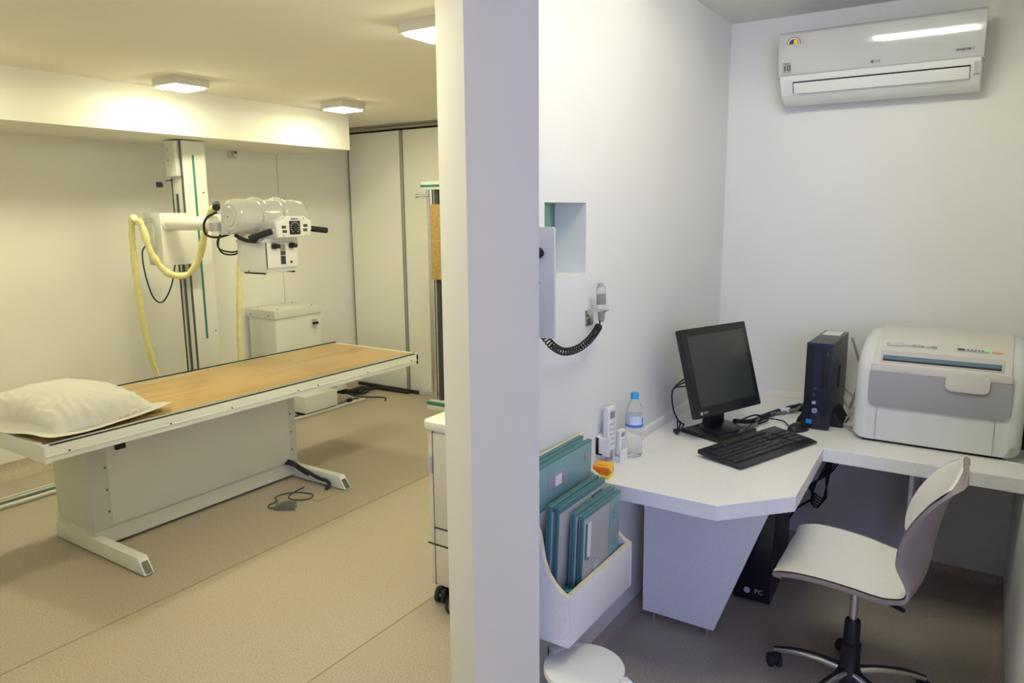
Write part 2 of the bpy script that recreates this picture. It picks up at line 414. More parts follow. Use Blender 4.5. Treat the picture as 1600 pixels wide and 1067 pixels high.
for xa, xb in ((X1-.035, X1-.012), (X0+.008, X0+.03)):
    b.box(xa, xb, Y0+.004, Y1-.004, ZT-.02, ZT, chrome, .004)
b.builds('metal_edge', **W)
b = MB(); b.box(X1-.012, X1-.002, Y0+.03, Y1-.03, ZT-.025, ZT-.008, rubber, .001); b.box(X0+.001, X0+.008, Y0+.004, Y1-.004, ZT-.025, ZT+.004, rubber, .001); b.builds('gasket', **W)
b = MB()
for y in (1.52, 2.0, 2.35, 2.8, 2.95, 3.37, 3.8): b.cyl((X1-.002, y, ZT-.05), (X1+.0055, y, ZT-.05), .0045, darkmetal, n=10)
b.builds('rail_screw', **W)
b = MB()
b.box(-3.95, -3.70, 1.9, 3.1, .64, .668, darkmetal, .003); b.box(-3.74, -3.69, 1.85, 3.1, .615, .63, chrome, .002); b.box(-3.72, -3.70, 1.95, 2.9, .595, .612, wmetal, .002)
b.box(-3.73, -3.71, 1.8, 1.9, .60, .615, darkmetal, .002); b.box(-3.73, -3.70, 2.38, 2.45, .59, .605, darkmetal, .002)
b.builds('float_track', **W)
b = MB(); b.box(-3.62, -3.60, 1.86, 1.91, .555, .665, blackm, .003); b.build('brake_lever', **W)

# pedal, hatch cables
t = thing('foot_pedal', 'grey foot pedal lying on the floor with a looping cord', 'pedal', (-3.375, 2.69, 0), R(34))
b = MB(); b.prism([(-.06, 0), (.06, 0), (.055, .032), (.0, .038), (-.06, .022)], 'y', -.032, .032, mat('pedal_grey', (.14, .15, .13), .5, noise_amt=.05), .004); b.build('pedal_body', t)
b = MB(); b.tube([(-.06, -.01, .012), (-.10, .0, .006), (-.11, .05, .006), (-.08, .10, .006), (-.11, .16, .006), (-.07, .22, .006), (.02, .24, .006), (.11, .20, .006), (.10, .13, .006), (.02, .12, .006), (-.03, .16, .006), (-.02, .24, .006), (.02, .33, .006)], .004, dgrey, 8); b.build('cord', t)
b = MB()
b.tube([(-3.74, 3.02, .13), (-3.72, 3.05, .11), (-3.66, 3.06, .085), (-3.60, 3.055, .075), (-3.50, 3.055, .05), (-3.42, 3.055, .045), (-3.38, 3.04, .03), (-3.385, 3.01, .012)], .011, rubber, 8)
b.tube([(-3.74, 3.00, .12), (-3.71, 3.04, .10), (-3.66, 3.05, .075), (-3.58, 3.045, .06)], .010, rubber, 8)
tag(b.build('cable_bundle'), 'black cable bundle tied along the far foot of the x-ray table', 'cable')

# pillow
def pillow():
    b = MB()
    L, Wd, T, fl = .66, .52, .150, .05
    def prof(u, v):
        a = max(0, 1-abs(u)**2.6); c = max(0, 1-abs(v)**2.6)
        return (a*c)**.52
    def fn(sgn):
        def f(i, j):
            u, v = (i*2-1), (j*2-1)
            x, y = u*(L/2+fl), v*(Wd/2+fl)
            uu, vv = max(-1, min(1, u*(L/2+fl)/(L/2))), max(-1, min(1, v*(Wd/2+fl)/(Wd/2)))
            h = prof(uu, vv)
            edge = 1-min(1, max(abs(u), abs(v))**6)
            pin = 1-.10*(1-abs(v)**2)*abs(u)**3; pin2 = 1-.10*(1-abs(u)**2)*abs(v)**3
            x *= pin2*1.0; y *= pin
            wr = noise.noise(Vector((x*9, y*7, 3)))*.016*(.2+h)*(1-h*.6) + (1-abs(noise.noise(Vector((x*22, y*7, 9))))*2)*.016*min(1, h*2)*(1-h) + (1-abs(noise.noise(Vector((x*8, y*24, 5))))*2)*.016*min(1, h*2)*(1-h)
            c4 = (abs(u)*abs(v))**4
            if sgn > 0:
                z = .016+h*T+wr*1.2+c4*.018+.012*math.sin(6*u+2*v)*(1-h)*.5
            else: z = .016-.014*h+wr*1.2*(1-min(1, h*3))+c4*.018+.012*math.sin(6*u+2*v)*(1-h)*.5
            return (x, y, z)
        return f
    b.grid(fn(1), 96, 80, cotton); b.grid(fn(-1), 96, 80, cotton)
    bmesh.ops.remove_doubles(b.bm, verts=b.bm.verts, dist=.0002)
    return b
o = pillow().build('pillow', angle=80); o.location = (-3.735, 1.70, ZT); o.rotation_euler = (0, 0, R(8))
tag(o, 'plump white pillow on the near end of the wood-topped table', 'pillow')

# ================================================================== FLOOR RAIL, COLUMN, TUBE HEAD
b = MB()
b.box(-4.96, -4.79, .5, 4.79, .001, .008, gmetal, .002); b.box(-4.81, -4.785, .5, 4.79, .008, .022, wmetal, .003); b.box(-4.955, -4.94, .5, 4.79, .008, .018, wmetal, .003)
b.box(-4.90, -4.86, .5, 4.79, .008, .012, darkmetal, .001)
b.box(-4.83, -4.80, 4.60, 4.64, .02, .05, blackm, .003)
tag(b.build('floor_rail'), 'long metal rail on the floor along the left wall', 'rail')
t = thing('x_ray_column', 'tall white column standing on the floor rail with a teal height scale', 'column', (-4.9, 3.18, .022))
W = dict(parent=t, world=True)
b = MB(); b.box(-4.93, -4.785, 3.13, 3.312, .02, 2.225, wmetal, .004); b.build('mast', **W)
b = MB(); b.box(-4.786, -4.781, 3.205, 3.220, .82, 2.13, green, .001); b.build('height_scale', **W)
b = MB()
b.box(-4.927, -4.920, 3.122, 3.131, .02, 1.97, darkmetal, .001); b.box(-4.882, -4.862, 3.122, 3.131, .02, 1.86, darkmetal, .001)
b.box(-4.800, -4.788, 3.120, 3.131, .02, 2.22, darkmetal, .001); b.builds('guide_track', **W)
b = MB(); b.box(-4.93, -4.806, 3.092, 3.129, 1.98, 2.222, wmetal, .006); b.build('pulley_cover', **W)
b = MB()
for z in (2.16, 2.09): b.cyl((-4.89, 3.093, z), (-4.89, 3.088, z), .004, darkmetal, n=8)
b.builds('cover_screw', **W)
b = MB(); b.tube([(-4.91, 3.12, 1.955), (-4.915, 3.08, 1.95), (-4.92, 3.05, 1.93)], .005, darkmetal, 8); b.box(-4.94, -4.91, 3.015, 3.05, 1.905, 1.94, blackm, .004); b.build('limit_switch', **W)
b = MB(); b.box(-4.95, -4.77, 3.0, 3.38, .024, .085, wmetal, .006); b.build('base_carriage', **W)
b = MB(); b.cyl((-4.786, 3.275, 1.87), (-4.78, 3.275, 1.87), .005, darkmetal, n=10); b.cyl((-4.786, 3.285, .87), (-4.78, 3.285, .87), .005, darkmetal, n=10); b.builds('bolt', **W)

t = thing('x_ray_tube_assembly', 'white x-ray tube head on a horizontal arm above the table', 'x-ray head', (-4.79, 3.0, 1.376))
W = dict(parent=t, world=True)
b = MB(); b.box(-4.795, -4.70, 2.875, 3.15, 1.376, 1.728, wmetal, .004)
b.prism([(-4.89, 1.726), (-4.79, 1.728), (-4.79, 1.376), (-4.86, 1.376), (-4.885, 1.50)], 'y', 2.872, 3.05, gmetal, .003); b.build('carriage', **W)
b = MB(); b.cyl((-4.70, 2.935, 1.655), (-4.22, 2.95, 1.66), .044, wplas, n=32, bev=.004); b.cyl((-4.25, 2.95, 1.66), (-3.88, 2.955, 1.665), .054, wplas, n=32, bev=.006)
b.cyl((-4.71, 2.935, 1.655), (-4.685, 2.935, 1.655), .051, wmetal, n=32, bev=.003); b.build('arm', **W)
b = MB(); b.box(-3.92, -3.70, 2.86, 3.04, 1.60, 1.75, wmetal, .01); b.box(-3.80, -3.72, 2.68, 2.86, 1.60, 1.68, gmetal, .006); b.build('yoke', **W)
CX, CZ, RR = -3.60, 1.703, .098
MY = Matrix.Translation((CX, 0, CZ)) @ Matrix.Rotation(R(-90), 4, 'X')
b = MB()
b.lathe([(0, 2.605), (.055, 2.605), (.058, 2.610), (.074, 2.612), (.080, 2.618), (.092, 2.626), (RR, 2.642), (RR, 2.84), (RR, 3.00), (RR*.985, 3.06), (RR*.95, 3.10), (RR*.8, 3.125), (RR*.4, 3.135), (0, 3.136)], gloss, n=48, M=MY)
b.cyl((CX, 2.604, CZ), (CX, 2.600, CZ), .004, darkmetal, n=8)
b.build('tube_housing', **W)
for y in (2.785, 2.935):
    b = MB(); b.lathe([(RR-.002, y-.024), (RR+.010, y-.018), (RR+.013, y-.010), (RR+.013, y+.010), (RR+.010, y+.018), (RR-.002, y+.024)], gloss, n=48, M=MY); b.build('clamp_band', **W)
b = MB(); b.cyl((CX+.02, 2.985, CZ+.092), (CX+.02, 2.985, CZ+.108), .007, mat('brass', (.55, .35, .12), .35, .8, noise_amt=.05)); b.build('filler_cap', **W)
# control panel
b = MB()
pp = [(2.795, 1.580), (3.035, 1.584), (3.052, 1.672), (3.0, 1.702), (2.86, 1.706), (2.780, 1.675)]
b.prism(pp, 'x', -3.56, -3.425, wmetal, .004); b.build('control_housing', **W)
c = MB()
pp2 = [(2.800, 1.584), (3.030, 1.588), (3.047, 1.670), (2.998, 1.697), (2.862, 1.701), (2.787, 1.671)]
c.prism(pp2, 'x', -3.427, -3.421, wplas, .001)
pan = c.build('control_panel', **W)
cc = MB()
for y, z in ((2.832, 1.694), (2.985, 1.690), (2.835, 1.592), (3.005, 1.595)): cc.cyl((-3.422, y, z), (-3.4185, y, z), .003, darkmetal, n=8)
cc.builds('panel_screw', pan, world=True)
d = MB(); d.box(-3.422, -3.417, 2.880, 2.957, 1.598, 1.676, blackm, .002); d.build('angle_dial', pan, world=True)
d = MB(); d.cyl((-3.418, 2.918, 1.638), (-3.414, 2.918, 1.638), .020, mat('dial_dark', (.02, .03, .028), .3, noise_amt=.1))
for k in range(14):
    if 10 <= k <= 11: continue
    a = 2*PI*k/14; d.box(-3.4172, -3.4160, 2.918+.030*math.cos(a)-.003, 2.918+.030*math.cos(a)+.003, 1.638+.030*math.sin(a)-.003, 1.638+.030*math.sin(a)+.003, lgrey, 0)
d.builds('dial_face', pan, world=True)
for (y, z) in ((2.838, 1.642), (2.843, 1.617), (2.997, 1.648), (2.994, 1.623)):
    d = MB(); d.box(-3.422, -3.416, y-.014, y+.014, z-.008, z+.008, dgrey, .002); d.build('button', pan, world=True)
text('maker_name', 'SIEMENS', .013, dgrey, pan, face_frame((-3.4205, 2.918, 1.687), (0, 1, 0), (0, 0, 1)), world=True, bold=.0002)
for p, q in (((-3.45, 2.80, 1.625), (-3.52, 2.672, 1.578)), ((-3.45, 3.05, 1.63), (-3.42, 3.165, 1.615))):
    b = MB(); q0 = Vector(p); q1 = Vector(q)
    b.cyl(q0, q0+(q1-q0)*.3, .008, chrome); b.cyl(q0+(q1-q0)*.12, q1, .0175, rubber, bev=.006); b.build('handle', **W)
# collimator
b = MB()
b.prism([(2.74, 1.556), (3.01, 1.556), (2.99, 1.605), (2.80, 1.612)], 'x', -3.74, -3.50, wmetal, .004)
b.box(-3.755, -3.503, 2.765, 3.005, 1.400, 1.556, wmetal, .006); b.box(-3.745, -3.51, 2.765, 2.995, 1.380, 1.402, gmetal, .004)
coll = b.build('collimator', **W)
d = MB(); d.box(-3.505, -3.498, 2.770, 2.990, 1.408, 1.552, wplas, .002); d.box(-3.503, -3.4965, 2.768, 2.771, 1.404, 1.553, gap, 0); d.build('front_plate', coll, world=True)
for y in (2.82, 2.945):
    d = MB(); d.cyl((-3.498, y, 1.533), (-3.475, y, 1.533), .017, blackm, bev=.003); d.cyl((-3.478, y, 1.533), (-3.450, y+.004, 1.533), .013, rubber, bev=.003); d.cyl((-3.499, y, 1.531), (-3.490, y, 1.531), .022, chrome); d.build('knob', coll, world=True)
d = MB(); d.box(-3.499, -3.495, 2.868, 2.903, 1.505, 1.540, mat('olive_label', (.28, .26, .18), .5), 0); d.box(-3.499, -3.495, 2.868, 2.903, 1.478, 1.503, dgrey, 0)
for k in range(5): d.box(-3.499, -3.495, 2.868+k*.0073, 2.873+k*.0073, 1.425, 1.474, dgrey, 0)
d.builds('scale_window', coll, world=True)
d = MB(); d.box(-3.498, -3.493, 2.935, 2.950, 1.428, 1.443, red, .002); d.build('lamp_button', coll, world=True)
d = MB(); d.box(-3.74, -3.55, 2.79, 2.80, 1.368, 1.379, blackm, .002); d.box(-3.74, -3.50, 2.96, 2.97, 1.372, 1.382, blackm, .002); d.cyl((-3.66, 2.765, 1.388), (-3.66, 2.760, 1.388), .004, darkmetal, n=8); d.builds('accessory_rail', coll, world=True)
# cables on the head
b = MB()
b.tube([(-3.80, 2.68, 1.73), (-3.84, 2.64, 1.70), (-3.85, 2.62, 1.65), (-3.83, 2.62, 1.60), (-3.79, 2.66, 1.585), (-3.76, 2.72, 1.60)], .007, rubber, 8)
b.tube([(-3.80, 2.70, 1.62), (-3.80, 2.68, 1.58), (-3.80, 2.67, 1.53), (-3.80, 2.70, 1.49), (-3.79, 2.76, 1.48), (-3.755, 2.80, 1.50)], .005, rubber, 8)
b.tube([(-3.80, 2.70, 1.61), (-3.79, 2.66, 1.56), (-3.80, 2.68, 1.515), (-3.79, 2.75, 1.495), (-3.755, 2.79, 1.505)], .005, rubber, 8)
b.tube([(-3.62, 2.66, 1.60), (-3.58, 2.68, 1.575), (-3.56, 2.74, 1.562), (-3.54, 2.79, 1.575), (-3.52, 2.83, 1.60)], .012, rubber, 8)
b.builds('head_cable', **W)
b = MB(); b.tube([(-3.88, 2.735, 1.775), (-3.86, 2.72, 1.765), (-3.84, 2.705, 1.755)], .022, rubber, 12); b.box(-3.86, -3.78, 2.66, 2.70, 1.62, 1.67, lgrey, .004); b.builds('cable_clamp', **W)
# hose hook on the carriage
b = MB(); b.tube([(-4.79, 2.875, 1.69), (-4.72, 2.78, 1.685), (-4.64, 2.68, 1.68)], .005, chrome, 8); b.tube([(-4.79, 2.875, 1.67), (-4.72, 2.78, 1.665), (-4.64, 2.68, 1.66)], .005, chrome, 8)
b.cyl((-4.66, 2.655, 1.70), (-4.60, 2.69, 1.64), .012, wmetal); b.build('hose_hook', **W)
# yellow covered hoses
def wob(r): return lambda t: r*(1+.10*math.sin(t*61)+.07*math.sin(t*137+1)+.05*math.sin(t*23))
b = MB()
b.tube([(-4.62, 2.675, 1.69), (-4.61, 2.70, 1.62), (-4.60, 2.73, 1.48), (-4.58, 2.80, 1.355), (-4.55, 2.87, 1.315), (-4.48, 2.92, 1.335), (-4.40, 2.95, 1.45), (-4.30, 2.93, 1.60), (-4.20, 2.91, 1.72), (-4.05, 2.84, 1.755), (-3.86, 2.72, 1.765)], .026, yellow, 14, 10, rf=wob(.0215))
tag(b.build('yellow_hose'), 'yellow sleeved hose sagging in a U below the arm of the tube head', 'hose')
b = MB()
b.tube([(-4.64, 2.665, 1.70), (-4.68, 2.67, 1.67), (-4.75, 2.70, 1.50), (-4.80, 2.735, 1.20), (-4.86, 2.79, .90), (-4.92, 2.88, .60), (-5.0, 3.02, .30), (-5.05, 3.2, .06)], .026, yellow, 14, 10, rf=wob(.0205))
tag(b.build('yellow_hose'), 'yellow sleeved hose dropping from the carriage hook to behind the table', 'hose')
b = MB()
b.tube([(-3.82, 2.95, 1.66), (-4.1, 3.15, 1.70), (-4.6, 3.45, 1.62), (-4.86, 3.60, 1.42), (-4.90, 3.60, 1.15), (-4.91, 3.58, .80), (-4.92, 3.56, .45), (-4.97, 3.50, .12), (-5.0, 3.4, .03)], .022, yellow, 14, 10, rf=wob(.019))
tag(b.build('yellow_hose'), 'yellow sleeved hose hanging straight down behind the tube head', 'hose')
b = MB(); b.tube([(-4.87, 2.872, 1.52), (-4.88, 2.835, 1.46), (-4.89, 2.85, 1.30), (-4.90, 2.898, 1.145), (-4.90, 2.965, 1.110), (-4.90, 3.04, 1.22), (-4.87, 3.065, 1.38)], .005, rubber, 8)
tag(b.build('control_cable'), 'thin black cable looping below the carriage of the column', 'cable')
# wall bracket below the soffit
t = thing('wall_bracket', 'small metal bracket on the wall just under the soffit', 'bracket', (XL, 3.966, 2.17))
b = MB(); b.box(0, .006, -.045, .045, 0, .10, gmetal, .002); b.build('plate', t)
b = MB(); b.box(.006, .05, -.012, .012, .02, .08, chrome, .003); b.cyl((.03, 0, .045), (.056, 0, .045), .012, darkmetal, n=12); b.build('catch', t)

# generator cabinet
t = thing('generator_cabinet', 'white metal cabinet standing against the left wall behind the table', 'cabinet', (-5.15, 4.23, 0))
W = dict(parent=t, world=True)
b = MB(); b.box(-5.33, -4.985, 3.99, 4.48, .03, .85, wmetal, .004); b.build('body', **W)
b = MB(); b.box(-5.335, -4.975, 3.975, 4.49, .848, .92, wmetal, .005); b.build('lid', **W)
b = MB()
for x, y in ((-5.28, 4.05), (-5.02, 4.05), (-5.28, 4.42), (-5.02, 4.42)): b.cyl((x, y, .919), (x, y, .924), .007, darkmetal, n=10)
for x in (-5.28, -5.05): b.cyl((x, 3.976, .875), (x, 3.971, .875), .006, darkmetal, n=10)
b.builds('lid_screw', **W)
b = MB(); b.box(-5.32, -4.99, 4.0, 4.47, .0, .03, blackm, .002); b.build('plinth', **W)
b = MB(); b.box(-4.99, -4.965, 4.37, 4.43, .74, .80, chrome, .004)
for k in range(3): b.box(-4.97, -4.95, 4.375+.02*k, 4.387+.02*k, .755, .775, blackm, .002)
b.build('breaker_switch', **W)
b = MB(); b.box(-4.985, -4.80, 4.10, 4.465, .03, .175, wmetal, .005); b.box(-4.985, -4.81, 4.11, 4.46, .0, .03, blackm, .002); b.build('front_box', **W)
b = MB(); b.box(-5.0, -4.84, 4.50, 4.62, .14, .22, gmetal, .004); b.box(-4.98, -4.88, 4.62, 4.66, .08, .20, blackm, .004); b.build('cable_outlet', **W)
# floor cables and black duct
b = MB()
for k in range(6):
    a = .03*k
    b.tube([(-4.95, 4.62+a*.5, .13-.01*k), (-4.92, 4.75+a, .05+.008*k), (-4.95-a, 4.95, .015+.01*(k % 2)), (-5.0-a, 5.10, .015), (-4.9, 5.20-.01*k, .014+.008*(k % 3)), (-4.6, 5.22-.01*k, .012)], .008, rubber, 8)
b.tube([(-4.96, 4.63, .10), (-4.86, 4.78, .03), (-4.72, 4.92, .01), (-4.66, 4.93, .01), (-4.6, 4.86, .01)], .006, rubber, 8)
tag(b.build('floor_cables'), 'tangle of black cables on the floor beside the metal cabinet', 'cable')
b = MB(); b.box(-5.3, -4.50, 5.215, 5.255, .001, .028, blackm, .004); b.box(-4.50, -4.2, 5.225, 5.255, .001, .05, lgrey, .004)
tag(b.build('cable_duct'), 'low black and grey cable duct along the foot of the folding wall', 'duct')

# bucky stand
t = thing('bucky_stand', 'upright chest x-ray stand with steel posts beside the dividing wall', 'x-ray stand', (-3.9, 4.9, 0))
W = dict(parent=t, world=True)
b = MB(); b.box(-4.08, -3.5, 4.84, 5.1, 0, .05, wmetal, .004); b.box(-4.082, -3.498, 4.838, 5.09, .050, .075, green, .002); b.box(-4.07, -3.51, 4.86, 5.08, .075, .085, wmetal, .002); b.build('base', **W)
b = MB(); b.box(-4.09, -3.5, 4.85, 5.06, 1.905, 1.975, wmetal, .006); b.box(-4.092, -3.498, 4.846, 4.85, 1.925, 1.945, green, .001); b.build('top_cap', **W)
for x, r in ((-4.055, .011), (-4.025, .022), (-3.56, .022)):
    b = MB(); b.cyl((x, 4.90, .085), (x, 4.90, 1.905), r, chrome); b.build('post', **W)
b = MB(); b.box(-3.99, -3.955, 4.90, 4.95, .085, 1.905, dgrey, .002); b.build('rack_rail', **W)
b = MB(); b.box(-4.005, -3.58, 4.86, 4.895, 1.155, 1.785, wood, .004); b.box(-4.006, -3.58, 4.859, 4.861, 1.48, 1.483, edgewood, 0); b.build('wood_board', **W)
b = MB(); b.cyl((-4.04, 4.88, 1.855), (-4.11, 4.82, 1.855), .009, chrome); b.cyl((-4.10, 4.83, 1.855), (-4.12, 4.81, 1.855), .016, chrome, bev=.003); b.build('side_handle', **W)
b = MB(); b.box(0, .07, -.004, 0, 0, .045, whitep, .002); o = b.build('wall_socket'); o.location = (-4.335, YF-.004, 1.21)
tag(o, 'small pale wall plate on the folding wall beside the x-ray stand', 'wall plate')

# cassette reader on casters
t = thing('cassette_reader', 'tall pale machine on casters half hidden by the dividing wall', 'machine', (-1.7, 2.6, 0))
W = dict(parent=t, world=True)
b = MB()
b.prism(rrect(-2.005, -1.47, 2.36, 2.88, .03), 'z', .075, .80, mat('machine_body', (.70, .68, .60), .35, noise_amt=.01), .01)
b.build('body', **W)
b = MB(); b.prism(rrect(-2.02, -1.46, 2.345, 2.89, .045), 'z', .795, .835, mat('machine_top', (.78, .76, .70), .35, noise_amt=.01), .012); b.build('top_cover', **W)
b = MB(); b.prism(rrect(-1.93, -1.55, 2.42, 2.80, .03), 'z', .834, .842, dgrey, .002); b.prism([(2.48, .84), (2.60, .84), (2.57, .93), (2.53, .94)], 'x', -1.86, -1.60, lgrey, .006); b.build('tray', **W)
b = MB(); b.box(-1.958, -1.47, 2.352, 2.362, .355, .785, mat('machine_door', (.66, .63, .55), .4, noise_amt=.01), .003); b.build('upper_door', **W)
b = MB(); b.box(-1.958, -1.47, 2.352, 2.362, .275, .345, MATS['machine_door'], .003); b.build('drawer_front', **W)
b = MB(); b.box(-1.958, -1.47, 2.352, 2.362, .085, .265, MATS['machine_door'], .003); b.build('lower_door', **W)
b = MB(); b.box(-1.964, -1.958, 2.355, 2.362, .08, .79, gap, 0); b.box(-2.003, -1.47, 2.357, 2.362, .266, .272, gap, 0); b.box(-1.955, -1.47, 2.357, 2.362, .346, .353, gap, 0); b.builds('seam_gap', **W)
b = MB(); b.box(-1.985, -1.963, 2.345, 2.361, .60, .68, lgrey, .006); b.build('door_handle', **W)
def caster(b, x, y, z0, r=.03, a=0, m=rubber):
    M = Matrix.Translation((x, y, z0)) @ Matrix.Rotation(a, 4, 'Z')
    for s in (-1, 1):
        b.cyl((s*.006, 0, r), (s*.024, 0, r), r, m, n=24, bev=.004, M=M)
    b.cyl((-.02, 0, r), (.02, 0, r), r*.4, lgrey, n=12, M=M)
    b.cyl((0, .015, r*1.2), (0, .015, r*2.3), .010, m, n=12, M=M)
    b.box(-.007, .007, -.012, .026, r*1.0, r*2.02, m, .004, M=M)
for x, y, a in ((-1.935, 2.36, .3), (-1.53, 2.40, 0), (-1.93, 2.83, 0), (-1.53, 2.83, 0)):
    b = MB(); caster(b, x, y, .002, .034, a); b.build('caster', **W)
b = MB(); b.tube([(-1.90, 2.36, .04), (-1.87, 2.31, .012), (-1.83, 2.29, .012), (-1.80, 2.33, .012), (-1.79, 2.42, .012)], .006, rubber, 8); b.build('power_cord', **W)

# ================================================================== CONTROL ROOM
ZD = .765
t = thing('corner_desk', 'white laminate corner desk fixed in the corner under the computer', 'desk', (-.6, 3.2, 0))
W = dict(parent=t, world=True)
b = MB(); b.prism([(XN+.001, 2.264), (-.690, 2.267), (-.490, 2.487), (-.512, 3.075), (XR-.002, 3.078), (XR-.002, YB-.001), (XN+.001, YB-.001)], 'z', ZD-.055, ZD, lam, .0015, 1); b.build('worktop', **W)
b = MB(); b.box(XN+.001, XN+.018, 2.60, YB-.002, ZD, ZD+.038, lam, .002); b.box(XN+.018, XR-.002, YB-.018, YB-.001, ZD, ZD+.038, lam, .002); b.build('backsplash', **W)
b = MB(); b.prism([(-1.130, .035), (-.822, .035), (-.586, ZD-.055), (-1.135, ZD-.055)], 'y', 2.725, 2.745, lam, .001, 1); b.build('side_panel', **W)
b = MB(); b.cyl((-.85, 2.735, 0), (-.85, 2.735, .036), .008, chrome, n=12); b.cyl((-1.08, 2.735, 0), (-1.08, 2.735, .036), .008, chrome, n=12); b.builds('levelling_foot', **W)
b = MB(); b.box(-.212, -.196, 3.30, YB-.002, .30, ZD-.055, lam, .001)
for z in (.38, .62): b.cyl((-.197, 3.42, z), (-.192, 3.42, z), .006, grey, n=10)
b.build('divider_panel', **W)
b = MB(); b.box(XN+.001, XN+.012, 1.96, 2.85, .052, ZD-.06, lam, .001); b.build('wall_cladding', **W)

# tower under the desk
t = thing('floor_computer_tower', 'glossy black computer tower on the floor under the desk', 'computer', (-.78, 3.3, 0), R(3))
b = MB(); b.box(-.08, .08, -.20, .20, .012, .44, black, .006); b.build('case', t)
b = MB(); b.box(-.08, .08, -.212, -.198, .012, .44, mat('piano_black', (.006, .007, .012), .12, coat=.5, noise_amt=.05), .008); f = b.build('front_cover', t)
b = MB(); b.cyl((-.02, -.213, .06), (-.02, -.2145, .06), .014, lgrey, n=24); b.build('badge', f)
text('front_mark', 'PC', .03, lgrey, f, face_frame((.03, -.2135, .06), (1, 0, 0), (0, 0, 1)))
for x in (-.06, .06):
    b = MB(); b.box(x-.012, x+.012, -.18, .18, 0, .013, rubber, .003); b.build('foot', t)
b = MB()
for k in range(5):
    o_ = .012*k
    b.tube([(-.53+o_*.9, 3.78, .70), (-.55+o_, 3.72, .62), (-.60+o_*.8, 3.65, .48), (-.63-o_*.5, 3.62, .40), (-.64+o_*.4, 3.61, .325+o_*.8), (-.61+o_*.4, 3.61, .30+o_), (-.585+o_*.2, 3.62, .36), (-.57-o_*.3, 3.66, .50), (-.56+o_*.6, 3.73, .66), (-.52+o_, 3.8, .70)], .0042, rubber, 8)
b.tube([(-.64, 3.62, .33), (-.70, 3.60, .28), (-.72, 3.52, .25), (-.74, 3.50, .2)], .006, rubber, 8)
tag(b.build('hanging_cables'), 'bundle of dark cables hanging under the desk against the back wall', 'cable')

# monitor
t = thing('monitor', 'black square-ish flat monitor with a dark blank screen on the desk', 'monitor', (-.94, 3.07, ZD), R(68.8))
b = MB(); b.box(-.13, .13, -.10, .10, 0, .018, black, .004); b.lathe([(.085, .018), (.085, .026), (.07, .034), (0, .034)], black, c=(0, .0, 0)); b.build('base', t)
TM = Matrix.Translation((-.005, -.052, .105)) @ Matrix.Rotation(R(-17), 4, 'X')
b = MB(); b.box(-.05, .05, .01, .055, .03, .25, black, .01, M=Matrix.Translation((0, 0, 0))); b.build('stand', t)
b = MB(); b.box(-.21, .21, -.012, .022, 0, .375, black, .006, M=TM); b.prism(rrect(-.15, .15, .05, .32, .02), 'y', .02, .055, black, .008, M=TM); h = b.build('housing', t)
b = MB(); b.box(-.181, .181, -.0135, -.011, .044, .342, screenm, .0005, M=TM); b.build('screen', t)
text('bezel_mark', 'EIZO', .013, lgrey, h, TM @ face_frame((-.17, -.0128, .02), (1, 0, 0), (0, 0, 1)), extrude=.0002, align='LEFT')
b = MB(); b.prism([(-.190, .019), (-.182, .011), (-.174, .019), (-.182, .027)], 'y', -.0130, -.0122, lgrey, M=TM); b.build('logo_mark', h)
b = MB()
for k in range(3):
    b.tube([(-.16, .05, .22+.02*k), (-.222, .07, .21), (-.228, .06, .13), (-.20, .05, .07), (-.165-.02*k, .055, .05+.015*k), (-.185, .07, .012), (-.14, .10+.015*k, .006), (-.09, .09, .008), (-.02, .07, .03)], .0035, rubber, 8)
b.build('side_cable', t)
# cables on the desk between monitor and tower
b = MB()
b.tube([(-.90, 3.16, .80), (-.86, 3.28, .775), (-.82, 3.45, .775), (-.76, 3.60, .78), (-.70, 3.68, .785), (-.62, 3.72, .80)], .010, rubber, 8)
b.tube([(-.88, 3.14, .79), (-.83, 3.22, .772), (-.84, 3.40, .775), (-.74, 3.55, .775), (-.70, 3.63, .80), (-.62, 3.72, .83)], .008, mat('grey_cable', (.22, .21, .20), .6), 8)
b.tube([(-.92, 3.0, .79), (-.85, 3.05, .775), (-.82, 3.15, .80), (-.80, 3.30, .79), (-.74, 3.36, .775), (-.70, 3.30, .775), (-.68, 3.262, .785)], .003, rubber, 6)
b.tube([(-.93, 3.04, .79), (-.84, 3.06, .775), (-.83, 2.97, .775), (-.84, 2.90, .775), (-.82, 2.86, .785)], .003, rubber, 6)
b.tube([(-.90, 3.14, .79), (-.85, 3.30, .80), (-.80, 3.34, .775), (-.84, 3.24, .772), (-.80, 3.45, .775), (-.78, 3.62, .775)], .004, rubber, 6)
b.box(-.80, -.75, 3.52, 3.56, .766, .79, whitep, .003, M=None)
b.box(-.73, -.67, 3.60, 3.63, .766, .80, blackm, .003)
tag(b.build('desk_cables'), 'tangled black and grey cables on the desk between monitor and tower', 'cable')

# keyboard
t = thing('keyboard', 'black computer keyboard in front of the monitor', 'keyboard', (-.727, 2.915, ZD), R(70.5))
KL, KW = .52, .20
b = MB(); b.prism([(-KW/2, .004), (KW/2, .014), (KW/2, .030), (KW/2-.02, .028), (-KW/2+.03, .016), (-KW/2, .010)], 'x', -KL/2, KL/2, black, .003); b.build('body', t)
kp = [(.475, 17)]
def key(x, y, wx, wy):
    k_ = (round(wx, 4)); z = .016+(y+KW/2-.03)/(KW-.05)*.012
    if k_ not in KEYM:
        b = MB(); b.box(-wx/2+.0015, wx/2-.0015, -wy/2+.0015, wy/2-.0015, -.002, .006, mat('key_black', (.022, .022, .023), .45, noise_amt=.1, noise_scale=200), .002, 1)
        o = b.build('key', t); KEYM[k_] = o.data
    else:
        o = bpy.data.objects.new('key', KEYM[k_]); col.objects.link(o); o.parent = t
    o.location = (x, y, z)
